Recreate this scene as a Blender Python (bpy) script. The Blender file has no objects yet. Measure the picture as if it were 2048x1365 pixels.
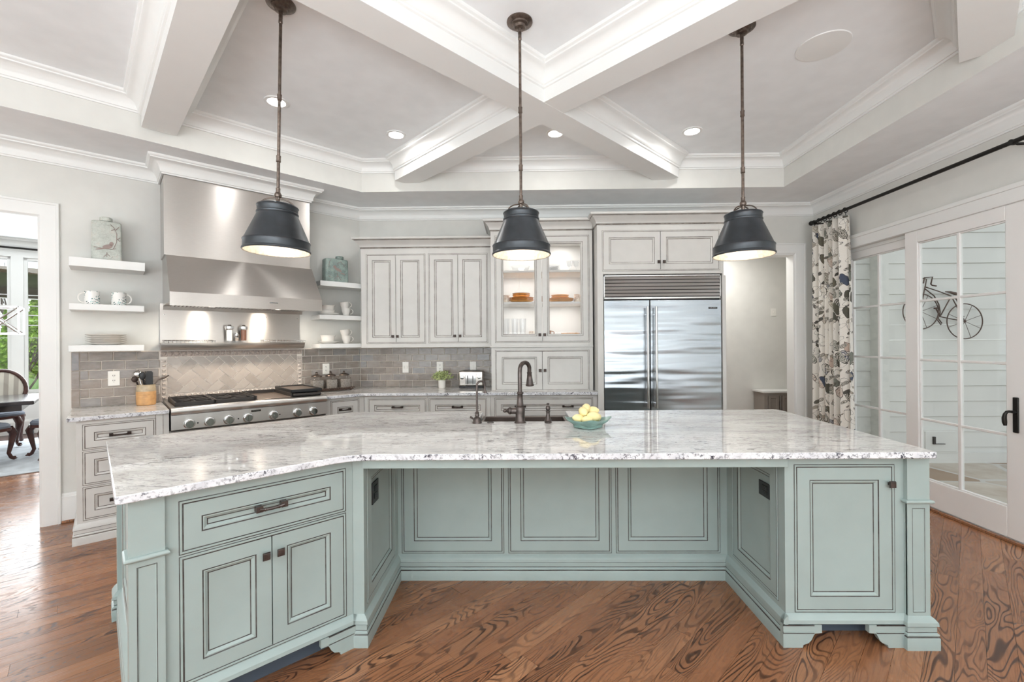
import bpy, math, random
from mathutils import Matrix, Vector
random.seed(7)
S = bpy.context.scene
COL = S.collection
PI = math.pi
R = math.radians

# ------------------------------------------------------------------ camera
cam_d = bpy.data.cameras.new('camera')
cam = bpy.data.objects.new('camera', cam_d); COL.objects.link(cam); S.camera = cam
F_PX, ROLL, YAW, EYE = 890.5, .0075, .0142, 1.42
cam_d.sensor_width = 36; cam_d.lens = F_PX / 2048 * 36
cam_d.shift_y = (686.24 - 682.5) / 2048
cam_d.clip_start = .05; cam_d.clip_end = 200
fw = Vector((-math.sin(YAW), math.cos(YAW), 0)); rt = Vector((math.cos(YAW), math.sin(YAW), 0)); up = Vector((0, 0, 1))
rr = rt * math.cos(ROLL) - up * math.sin(ROLL); uu = rt * math.sin(ROLL) + up * math.cos(ROLL)
cam.matrix_world = Matrix(((rr.x, uu.x, -fw.x, 0), (rr.y, uu.y, -fw.y, 0), (rr.z, uu.z, -fw.z, EYE), (0, 0, 0, 1)))

# ------------------------------------------------------------------ world, exposure
wd = bpy.data.worlds.new('sky'); S.world = wd; wd.use_nodes = True
wn = wd.node_tree.nodes; wl = wd.node_tree.links
bg = wn['Background']; bg.inputs['Strength'].default_value = 1.35
tc = wn.new('ShaderNodeTexCoord'); sx = wn.new('ShaderNodeSeparateXYZ'); cr = wn.new('ShaderNodeValToRGB')
mp = wn.new('ShaderNodeMapRange'); mp.inputs[1].default_value = -1; mp.inputs[2].default_value = 1
wl.new(tc.outputs['Generated'], sx.inputs[0]); wl.new(sx.outputs['Z'], mp.inputs[0]); wl.new(mp.outputs[0], cr.inputs[0]); wl.new(cr.outputs[0], bg.inputs[0])
el = cr.color_ramp.elements
el[0].position = .0; el[0].color = (.30, .29, .25, 1); el[1].position = 1; el[1].color = (.70, .74, .80, 1)
e = el.new(.47); e.color = (.30, .33, .24, 1)
e = el.new(.505); e.color = (.84, .86, .88, 1)
e = el.new(.62); e.color = (.76, .80, .88, 1)
S.view_settings.view_transform = 'Standard'; S.view_settings.look = 'None'; S.view_settings.gamma = 1
S.view_settings.use_curve_mapping = False; S.view_settings.exposure = 0.2
S.cycles.max_bounces = 10; S.cycles.diffuse_bounces = 5; S.cycles.glossy_bounces = 5
S.cycles.transmission_bounces = 6; S.cycles.transparent_max_bounces = 12
S.cycles.sample_clamp_indirect = 4; S.cycles.caustics_reflective = False; S.cycles.caustics_refractive = False
S.cycles.use_denoising = True

def light(name, kind, loc, power, color=(1, 1, 1), size=None, size_y=None, rot=(0, 0, 0), parent=None, **kw):
    d = bpy.data.lights.new(name, kind); d.energy = power; d.color = color
    if kind == 'AREA':
        d.shape = kw.pop('shape', 'RECTANGLE'); d.size = size
        if size_y: d.size_y = size_y
    elif kind in ('POINT', 'SPOT') and size: d.shadow_soft_size = size
    for k, v in kw.items(): setattr(d, k, v)
    o = bpy.data.objects.new(name, d); COL.objects.link(o); o.location = loc; o.rotation_euler = rot
    if parent: o.parent = parent; o.location = Vector(loc) - parent.location
    return o
WIN_W = 26
UP_W = 460
# daylight coming through the windows of the living space behind the camera and the french doors further along
for x in (-3.0, -.6, 1.8):
    light('window_daylight', 'AREA', (x, -4.42, 1.55), WIN_W, (.87, .945, 1.0), 1.7, 2.1, (R(110), 0, 0))
light('window_daylight', 'AREA', (3.36, -1.6, 1.35), WIN_W, (.87, .945, 1.0), 2.6, 2.2, (0, R(110), 0))
light('window_daylight', 'AREA', (-4.52, -1.4, 1.5), WIN_W, (.87, .945, 1.0), 2.2, 2.0, (0, R(-110), 0))
light('ceiling_fill_uplight', 'AREA', (-.6, -2.6, .75), UP_W, (.87, .945, 1.0), 6.0, 2.2, (R(180), 0, 0))  # added unseen uplight that brightens the ceiling, not a real source
DOWN_W, PEND_W, HOOD_W, HUTCH_W = 3, 1.1, 4.5, 1.8

# ------------------------------------------------------------------ materials
def srgb(r, g, b):
    f = lambda c: ((c / 255 + .055) / 1.055) ** 2.4 if c > 10 else c / 255 / 12.92
    return (f(r), f(g), f(b), 1)
class NT:
    def __init__(s, name):
        s.m = bpy.data.materials.new(name); s.m.use_nodes = True; s.t = s.m.node_tree; s.n = s.t.nodes; s.l = s.t.links
        s.b = s.n['Principled BSDF']
    def node(s, t, **kw):
        n = s.n.new(t)
        for k, v in kw.items():
            if isinstance(v, tuple) and len(v) == 2 and v[0] == 'I': pass
            setattr(n, k, v)
        return n
    def link(s, a, b): s.l.new(a, b)
    def set(s, **kw):
        for k, v in kw.items(): s.b.inputs[k.replace('_', ' ')].default_value = v
        return s
    def mapping(s, scale=(1, 1, 1), coord='Object', rot=(0, 0, 0), add=None):
        t = s.node('ShaderNodeTexCoord'); m = s.node('ShaderNodeMapping')
        m.inputs['Scale'].default_value = scale; m.inputs['Rotation'].default_value = rot
        s.link(t.outputs[coord], m.inputs[0])
        return m.outputs[0]
    def noise(s, vec, scale=5, detail=3, rough=.5, dist=0):
        n = s.node('ShaderNodeTexNoise'); n.inputs['Scale'].default_value = scale; n.inputs['Detail'].default_value = detail
        n.inputs['Roughness'].default_value = rough; n.inputs['Distortion'].default_value = dist
        if vec: s.link(vec, n.inputs['Vector'])
        return n.outputs['Fac']
    def vor(s, vec, scale=5, feature='F1', rnd=1):
        n = s.node('ShaderNodeTexVoronoi'); n.feature = feature; n.inputs['Scale'].default_value = scale; n.inputs['Randomness'].default_value = rnd
        s.link(vec, n.inputs['Vector']); return n
    def ramp(s, fac, stops, interp='LINEAR'):
        n = s.node('ShaderNodeValToRGB'); n.color_ramp.interpolation = interp
        e = n.color_ramp.elements
        while len(e) < len(stops): e.new(.5)
        for i, (p, c) in enumerate(stops):
            e[i].position = p; e[i].color = c if len(c) == 4 else (*c, 1)
        s.link(fac, n.inputs[0]); return n.outputs[0]
    def mix(s, fac, a, b, blend='MIX'):
        n = s.node('ShaderNodeMix'); n.data_type = 'RGBA'; n.blend_type = blend
        for v, i in ((fac, 0), (a, 6), (b, 7)):
            if hasattr(v, 'links') or hasattr(v, 'is_linked'): s.link(v, n.inputs[i])
            else: n.inputs[i].default_value = v
        return n.outputs[2]
    def math(s, op, a, b=None, c=None):
        n = s.node('ShaderNodeMath'); n.operation = op
        for i, v in enumerate((a, b, c)):
            if v is None: continue
            if hasattr(v, 'is_linked'): s.link(v, n.inputs[i])
            else: n.inputs[i].default_value = v
        return n.outputs[0]
    def bump(s, h, strength=.2, dist=.002):
        n = s.node('ShaderNodeBump'); n.inputs['Strength'].default_value = strength; n.inputs['Distance'].default_value = dist
        s.link(h, n.inputs['Height']); s.link(n.outputs[0], s.b.inputs['Normal'])
    def col(s, c): s.link(c, s.b.inputs['Base Color'])

def flat(name, c, rough=.5, metal=0, spec=.5, var=.03, vs=6, bump=0, bs=200, **kw):
    m = NT(name); m.set(Roughness=rough, Metallic=metal, **kw); m.b.inputs['Specular IOR Level'].default_value = spec
    v = m.mapping()
    n = m.noise(v, vs, 3)
    lo = tuple(max(0, x * (1 - var)) for x in c[:3]); hi = tuple(min(1, x * (1 + var)) for x in c[:3])
    m.col(m.ramp(n, [(.3, lo), (.7, hi)]))
    if bump: m.bump(m.noise(v, bs, 2), bump, .001)
    return m.m
M = {}
M['wall'] = flat('wall_paint', srgb(220, 219, 214), .6, bump=.06)
M['ceil'] = flat('ceiling_paint', srgb(239, 241, 242), .7, bump=.05)
M['trim'] = flat('trim_paint', srgb(234, 234, 232), .35, var=.01)
M['door_white'] = flat('door_paint', srgb(240, 238, 236), .35, var=.01)
M['cream'] = flat('cream_cabinet_paint', srgb(205, 203, 199), .38, var=.025, vs=9)
M['green'] = flat('sage_cabinet_paint', srgb(156, 170, 167), .36, var=.03, vs=8)
M['black'] = flat('black_iron', srgb(40, 38, 36), .45, .6)
M['blackpl'] = flat('black_plastic', srgb(28, 29, 31), .4)
M['dark'] = flat('toe_kick_dark', srgb(70, 80, 92), .7)
M['chrome'] = flat('chrome', srgb(215, 215, 215), .12, 1)
M['white_cer'] = flat('white_ceramic', srgb(240, 236, 230), .15, var=.01)
M['plate_pl'] = flat('outlet_plastic', srgb(240, 238, 232), .3, var=.01)
M['grout'] = flat('tile_grout', srgb(236, 227, 217), .8)
M['bronze'] = flat('oil_rubbed_bronze', srgb(90, 82, 79), .28, .85, var=.25, vs=40)
M['bronze_dk'] = flat('dark_bronze_hardware', srgb(62, 52, 48), .35, .7, var=.3, vs=60)
M['stem'] = flat('aged_steel_stem', srgb(112, 100, 92), .35, .85, var=.35, vs=50)
M['sink'] = flat('sink_copper_brown', srgb(96, 84, 78), .35, .5)
M['cast'] = flat('cast_iron', srgb(58, 54, 52), .5, .3)
M['griddle'] = flat('griddle_steel', srgb(150, 135, 124), .35, .8)
M['walnut'] = flat('mahogany', srgb(72, 40, 34), .25, var=.3, vs=12)
M['tableblk'] = flat('dark_table_wood', srgb(48, 46, 50), .15, var=.2)
M['amber'] = flat('orange_glazed_dishware', srgb(226, 168, 98), .25, var=.12, vs=20)
M['amber_rim'] = flat('orange_dish_rim', srgb(140, 90, 50), .3, var=.2, vs=60)
M['teal'] = flat('teal_glaze', srgb(128, 158, 150), .18, var=.25, vs=14)
M['lemon'] = flat('lemon_skin', srgb(246, 228, 168), .42, var=.06, vs=30, bump=.25, bs=320)
M['leaf'] = flat('plant_leaf', srgb(178, 190, 130), .5, var=.3, vs=60)
M['tree_leaf'] = flat('tree_leaf', srgb(168, 200, 84), .6, var=.5, vs=4)
M['bark'] = flat('bark', srgb(105, 92, 84), .8, var=.2)
M['lawn'] = flat('lawn_grass', srgb(120, 165, 80), .9, var=.3, vs=9)
M['beige_wall'] = flat('garden_wall_stucco', srgb(214, 186, 164), .9)
M['rock'] = flat('garden_rock', srgb(150, 148, 142), .8, var=.4, vs=5)
M['eave'] = flat('porch_eave_brown', srgb(98, 78, 50), .6)
M['taupe'] = flat('taupe_cabinet', srgb(150, 141, 133), .35, .1)
M['kraft'] = flat('crock_clay', srgb(206, 158, 106), .5, var=.12, vs=30)
M['glaze_tan'] = flat('crock_glaze', srgb(186, 168, 140), .25, var=.2, vs=40)
M['uph'] = flat('chair_upholstery', srgb(205, 198, 186), .85)
M['uph_dk'] = flat('chair_seat_fabric', srgb(105, 112, 124), .8)
M['rug'] = flat('rug_wool', srgb(190, 196, 202), .95, var=.18, vs=7)
M['plaster_spk'] = flat('speaker_grille', srgb(206, 203, 201), .8)
M['silver_leaf'] = flat('silver_leaf_lining', srgb(222, 212, 196), .45, .35, var=.2, vs=60)
M['rust'] = flat('rusted_wire', srgb(90, 72, 64), .6, .5, var=.3, vs=40)
M['salt'] = flat('salt_grains', srgb(240, 238, 236), .8)
M['pepper'] = flat('peppercorns', srgb(110, 72, 52), .8, var=.7, vs=260)
M['grainfill'] = flat('canister_filling', srgb(150, 140, 130), .8, var=.35, vs=90)
M['porch_floor'] = None

def emis(name, c, s):
    m = NT(name); m.b.inputs['Emission Color'].default_value = (*c[:3], 1); m.b.inputs['Emission Strength'].default_value = s
    m.b.inputs['Base Color'].default_value = (*c[:3], 1); return m.m
M['lamp_cool'] = emis('downlight_lens', (1, .98, .95), 22)
M['lamp_warm'] = emis('bulb_warm', (1, .92, .8), 5)
M['hood_lamp'] = emis('hood_lamp_lens', (1, .9, .78), 10)

def glass(name, tint=(1, 1, 1), refl=1.45, rough=0.0):
    m = NT(name); m.n.remove(m.b)
    tr = m.node('ShaderNodeBsdfTransparent'); gl = m.node('ShaderNodeBsdfGlossy'); mx = m.node('ShaderNodeMixShader'); fr = m.node('ShaderNodeLayerWeight')
    f0 = ((refl - 1) / (refl + 1)) ** 2; fr.inputs['Blend'].default_value = .5; tr.inputs[0].default_value = (*tint, 1); gl.inputs['Roughness'].default_value = rough
    m.link(m.math('MULTIPLY_ADD', m.math('POWER', fr.outputs['Facing'], 5.0), 1 - f0, f0), mx.inputs[0]); m.link(tr.outputs[0], mx.inputs[1]); m.link(gl.outputs[0], mx.inputs[2])
    m.link(mx.outputs[0], m.n['Material Output'].inputs[0]); return m.m
M['glass'] = glass('window_glass', (.965, .985, .972), 1.5)
M['glass_clear'] = glass('clear_glass', (.97, .97, .97), 1.35)
M['glass_ware'] = glass('glassware', (.95, .955, .96), 1.5)

# glaze in the grooves of the painted cabinets; also painted shade in door gaps
def glaze(name, dk, paint):
    m = NT(name); m.set(Roughness=.5); v = m.mapping()
    m.col(m.mix(m.ramp(m.noise(v, 9, 4, .7), [(.42, (0, 0, 0)), (.72, (.7, .7, .7))]), dk, paint)); return m.m
M['gz_cream'] = glaze('cream_cabinet_glaze_and_gap_shade', srgb(96, 86, 80), srgb(178, 172, 164))
M['gz_green'] = glaze('sage_cabinet_glaze_and_gap_shade', srgb(52, 44, 42), srgb(112, 116, 112))

def steel(name, brush=(1, 1, 60), c=(206, 205, 204), rough=.2, br=.10, wave=0, an=0, rot=0):
    m = NT(name); m.set(Metallic=1.0); v = m.mapping(brush)
    n = m.noise(v, 12, 4, .6)
    a = srgb(*c); m.col(m.ramp(n, [(.3, tuple(x * .9 for x in a[:3])), (.7, a)]))
    rg = m.node('ShaderNodeMapRange'); rg.inputs[3].default_value = rough - br / 2; rg.inputs[4].default_value = rough + br / 2
    m.link(n, rg.inputs[0]); m.link(rg.outputs[0], m.b.inputs['Roughness'])
    if an:
        tg = m.node('ShaderNodeTangent'); tg.direction_type = 'RADIAL'; tg.axis = 'Z'; m.link(tg.outputs[0], m.b.inputs['Tangent'])
        m.b.inputs['Anisotropic'].default_value = an; m.b.inputs['Anisotropic Rotation'].default_value = rot
    if wave:
        h = m.noise(m.mapping((.35, .35, 3.2)), 1.6, 2); m.bump(h, wave, .05)
    return m.m
M['steel_h'] = steel('brushed_steel_horizontal', (1.5, 1.5, 70))
M['steel_hood'] = steel('brushed_steel_hood', (2, 2, 90), (206, 201, 196), .30, .08, 0, .85, .25)
M['steel_fridge'] = steel('refrigerator_steel', (90, 90, 2), (172, 178, 184), .22, .04, .6, .85, 0)
M['steel_range'] = steel('rangetop_steel', (2, 2, 90), (214, 211, 208), .34, .06, 0, .8, .25)
M['steel_toaster'] = steel('toaster_steel', (2, 2, 90), (190, 184, 178), .22)

# granite
def granite(name, edge=1.0):
    m = NT(name); m.set(Roughness=.03); m.b.inputs['Specular IOR Level'].default_value = .85
    v = m.mapping((.55, 1.9, 1.9))
    cloud = m.ramp(m.noise(v, 2.6, 5, .6, .6), [(.30, srgb(190, 188, 186)), (.48, srgb(218, 216, 213)), (.66, srgb(234, 232, 229))])
    area = m.ramp(m.noise(v, 3.4, 3, .6), [(.36, (.25, .25, .25)), (.60, (1, 1, 1))])
    fine = m.ramp(m.noise(m.mapping((1.1, 3.4, 3.4)), 16, 5, .72, 1.2), [(.47, (0, 0, 0)), (.62, (.8, .8, .8))])
    c = m.mix(m.mix(1.0, fine, area, 'MULTIPLY'), cloud, srgb(160, 155, 151))
    v2 = m.mapping((.75, 2.5, 2.5))
    vein = m.ramp(m.noise(v2, 13, 6, .7, 1.1), [(.565, (0, 0, 0)), (.63, (1, 1, 1))])
    c = m.mix(m.mix(1.0, vein, area, 'MULTIPLY'), c, srgb(118, 116, 117))
    spk = m.ramp(m.noise(m.mapping((1, 2.2, 2.2)), 48, 3, .75), [(.615, (0, 0, 0)), (.67, (1, 1, 1))])
    c = m.mix(m.mix(1.0, spk, area, 'MULTIPLY'), c, srgb(92, 90, 94))
    st = m.ramp(m.noise(m.mapping((.7, 1.6, 1.6)), 4.4, 4, .6), [(.66, (0, 0, 0)), (.74, (.4, .4, .4))])
    c = m.mix(st, c, srgb(206, 184, 166))
    m.col(c); return m.m
M['granite'] = granite('white_granite')
def granite_edge():
    m = NT('white_granite_edge'); m.set(Roughness=.12)
    v = m.mapping()
    n = m.noise(v, 75, 4, .7, .4); a = m.noise(v, 9, 3, .6)
    f = m.math('MULTIPLY', m.ramp(n, [(.50, (0, 0, 0)), (.60, (1, 1, 1))]), m.ramp(a, [(.36, (.2, .2, .2)), (.6, (1, 1, 1))]))
    c = m.mix(f, m.ramp(m.noise(v, 12, 3), [(.35, srgb(206, 207, 212)), (.65, srgb(232, 233, 236))]), srgb(66, 66, 76))
    m.col(c); return m.m
M['granite_edge'] = granite_edge()

# oak floor: every plank an island with its own figure
def oak():
    m = NT('oak_planks'); m.b.inputs['Specular IOR Level'].default_value = .55
    g = m.node('ShaderNodeNewGeometry'); rnd = g.outputs['Random Per Island']
    tc = m.node('ShaderNodeTexCoord')
    off = m.node('ShaderNodeCombineXYZ'); m.link(m.math('MULTIPLY', rnd, 57.0), off.inputs[0]); m.link(m.math('MULTIPLY', rnd, 91.0), off.inputs[1]); m.link(m.math('MULTIPLY', rnd, 33.0), off.inputs[2])
    ad = m.node('ShaderNodeVectorMath'); m.link(tc.outputs['Object'], ad.inputs[0]); m.link(off.outputs[0], ad.inputs[1])
    def mp(sc):
        k = m.node('ShaderNodeMapping'); k.inputs['Scale'].default_value = sc; m.link(ad.outputs[0], k.inputs[0]); return k.outputs[0]
    h = m.noise(mp((1.5, 8.5, 1)), 1.0, 1.2, .5, .35)
    w = m.math('SINE', m.math('MULTIPLY', h, 135.0))
    ring = m.ramp(w, [(.15, (0, 0, 0)), (.95, (1, 1, 1))])
    fib = m.noise(mp((5, 190, 1)), 1.0, 3, .7)
    fibm = m.ramp(fib, [(.45, (0, 0, 0)), (.72, (1, 1, 1))])
    figure = m.ramp(m.noise(mp((.7, 3.2, 1)), 1.0, 2, .5), [(.38, (.12, .12, .12)), (.58, (1, 1, 1))])
    tone = m.ramp(rnd, [(0, srgb(142, 96, 66)), (.35, srgb(164, 114, 80)), (.7, srgb(152, 102, 70)), (1, srgb(180, 130, 94))])
    c = m.mix(m.math('MULTIPLY', m.math('MULTIPLY', ring, figure), .92), tone, srgb(58, 35, 24))
    c = m.mix(m.math('MULTIPLY', fibm, .5), c, srgb(78, 48, 34))
    m.col(c)
    rg = m.node('ShaderNodeMapRange'); rg.inputs[3].default_value = .2; rg.inputs[4].default_value = .36
    m.link(ring, rg.inputs[0]); m.link(rg.outputs[0], m.b.inputs['Roughness'])
    m.bump(m.math('ADD', m.math('MULTIPLY', ring, -.6), m.math('MULTIPLY', fib, .4)), .12, .0012)
    return m.m
M['oak'] = oak()

def tile(name, stops, rough=.14, wav=.35):
    m = NT(name); m.set(Roughness=rough); g = m.node('ShaderNodeNewGeometry')
    v = m.mapping((1, 1, 2.2))
    base = m.ramp(g.outputs['Random Per Island'], stops)
    n = m.noise(v, 13, 3, .6)
    m.col(m.mix(m.ramp(n, [(.35, (0, 0, 0)), (.75, (.35, .35, .35))]), base, srgb(190, 181, 172)))
    m.bump(m.noise(v, 30, 2, .5), wav, .004)
    return m.m
M['tile'] = tile('taupe_glazed_tile', [(0, srgb(120, 109, 101)), (.3, srgb(140, 129, 120)), (.55, srgb(131, 122, 116)), (.8, srgb(150, 138, 128)), (1, srgb(126, 126, 129))], .13)
M['tile_pale'] = tile('pale_herringbone_tile', [(0, srgb(166, 154, 144)), (.5, srgb(178, 166, 156)), (1, srgb(190, 179, 169))], .25, .15)
M['tile_trim'] = flat('relief_trim_tile', srgb(206, 194, 184), .3, var=.06, vs=40)
M['tile_lace'] = flat('relief_border_tile', srgb(176, 160, 150), .3, var=.35, vs=90, bump=.9, bs=140)

def floral():
    m = NT('floral_linen'); m.set(Roughness=.9)
    tcn = m.node('ShaderNodeTexCoord'); uv = tcn.outputs['UV']
    def mp(sc, off=(0, 0, 0), rot=0):
        k = m.node('ShaderNodeMapping'); k.vector_type = 'TEXTURE'; k.inputs['Scale'].default_value = (1 / sc[0], 1 / sc[1], 1); k.inputs['Rotation'].default_value = (0, 0, rot); k.inputs['Location'].default_value = off; m.link(uv, k.inputs[0]); return k.outputs[0]
    c = m.ramp(m.noise(mp((160, 160, 1)), 1, 2), [(.3, srgb(228, 222, 212)), (.7, srgb(240, 236, 229))])
    def motif(c, sc, off, cut, cols, hatch, rot=0):
        v = mp(sc, off, rot)
        dn = m.node('ShaderNodeMix'); dn.data_type = 'VECTOR'; dn.inputs[0].default_value = .24
        nz = m.node('ShaderNodeTexNoise'); nz.inputs['Scale'].default_value = 2.3; m.link(v, nz.inputs['Vector'])
        m.link(v, dn.inputs[4]); m.link(nz.outputs['Color'], dn.inputs[5])
        vo = m.vor(dn.outputs[1], 1.0)
        d = vo.outputs['Distance']
        sep = m.node('ShaderNodeSeparateColor'); m.link(vo.outputs['Color'], sep.inputs[0])
        on = m.math('LESS_THAN', d, cut)
        fill = m.ramp(sep.outputs[0], cols, 'CONSTANT')
        hs = m.math('GREATER_THAN', m.math('SINE', m.math('MULTIPLY', d, hatch)), .1)
        hatched = m.mix(m.math('MULTIPLY', hs, .75), fill, srgb(232, 226, 216))
        f2 = m.mix(m.math('GREATER_THAN', sep.outputs[1], .42), fill, hatched)
        c = m.mix(m.math('MULTIPLY', on, m.math('GREATER_THAN', sep.outputs[2], .2)), c, f2)
        edge = m.math('MULTIPLY', m.math('GREATER_THAN', d, cut - .035), on)
        return m.mix(m.math('MULTIPLY', edge, .85), c, srgb(78, 74, 70))
    c = motif(c, (15, 8.0, 1), (3.2, 0, 0), .46, [(0, srgb(88, 86, 76)), (.30, srgb(200, 180, 166)), (.45, srgb(126, 128, 118)), (.66, srgb(78, 86, 104)), (.80, srgb(104, 100, 86)), (.93, srgb(186, 176, 160))], 70, .6)
    c = motif(c, (13, 24, 1), (9.1, 4.4, 0), .38, [(0, srgb(104, 100, 90)), (.4, srgb(170, 160, 146)), (.7, srgb(86, 84, 78))], 60, .5)
    m.col(c); return m.m
M['floral'] = floral()

def siding_mat():
    m = NT('grey_lap_siding'); m.set(Roughness=.6); v = m.mapping((.6, 1, 1))
    m.col(m.ramp(m.noise(v, 3, 2), [(.3, srgb(214, 213, 209)), (.7, srgb(222, 221, 216))])); return m.m
M['siding'] = siding_mat()
def flag():
    m = NT('flagstone_patio'); m.set(Roughness=.65); v = m.mapping()
    vo = m.vor(v, 1.5, 'F1', 1); ed = m.vor(v, 1.5, 'DISTANCE_TO_EDGE', 1)
    sep = m.node('ShaderNodeSeparateColor'); m.link(vo.outputs['Color'], sep.inputs[0])
    c = m.ramp(sep.outputs[0], [(0, srgb(150, 128, 108)), (.35, srgb(196, 184, 168)), (.65, srgb(176, 166, 154)), (1, srgb(206, 198, 186))])
    c = m.mix(m.ramp(m.noise(v, 4, 4, .6), [(.3, (0, 0, 0)), (.8, (.6, .6, .6))]), c, srgb(150, 122, 98))
    c = m.mix(m.math('LESS_THAN', ed.outputs['Distance'], .03), c, srgb(196, 192, 186)); m.col(c); return m.m
M['porch_floor'] = flag()
def mugpat():
    m = NT('mug_dandelion_print'); m.set(Roughness=.2); v = m.mapping((1, 1, 1), 'Object')
    vo = m.vor(v, 95); sep = m.node('ShaderNodeSeparateColor'); m.link(vo.outputs['Color'], sep.inputs[0])
    on = m.math('MULTIPLY', m.math('LESS_THAN', vo.outputs['Distance'], .40), m.math('GREATER_THAN', m.noise(v, 16, 1), .47))
    c = m.mix(on, srgb(240, 238, 234), m.ramp(sep.outputs[0], [(0, srgb(70, 110, 110)), (.4, srgb(130, 180, 176)), (.8, srgb(60, 70, 72))], 'CONSTANT')); m.col(c); return m.m
M['mug'] = mugpat()
def tinmat(name, c1, c2, c3):
    m = NT(name); m.set(Roughness=.35); v = m.mapping()
    c = m.ramp(m.noise(v, 14, 5, .7), [(.3, c1), (.55, c2), (.75, c3)])
    cr_ = m.vor(v, 38, 'DISTANCE_TO_EDGE'); c = m.mix(m.math('MULTIPLY', m.math('LESS_THAN', cr_.outputs['Distance'], .018), .35), c, srgb(128, 116, 108)); m.col(c); return m.m
M['tin_a'] = tinmat('crackled_grey_ceramic', srgb(166, 170, 162), srgb(192, 196, 188), srgb(200, 184, 174))
M['tin_b'] = tinmat('crackled_teal_ceramic', srgb(96, 108, 102), srgb(146, 164, 158), srgb(172, 176, 166))
M['bird'] = flat('bird_painting_brown', srgb(150, 132, 126), .4)
def stripe_uph():
    m = NT('striped_upholstery'); m.set(Roughness=.85); v = m.mapping()
    w = m.node('ShaderNodeTexWave'); w.inputs['Scale'].default_value = 3.2; m.link(v, w.inputs[0])
    m.col(m.ramp(w.outputs['Fac'], [(.45, srgb(206, 200, 188)), (.55, srgb(166, 158, 148))])); return m.m
M['stripe'] = stripe_uph()

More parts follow.
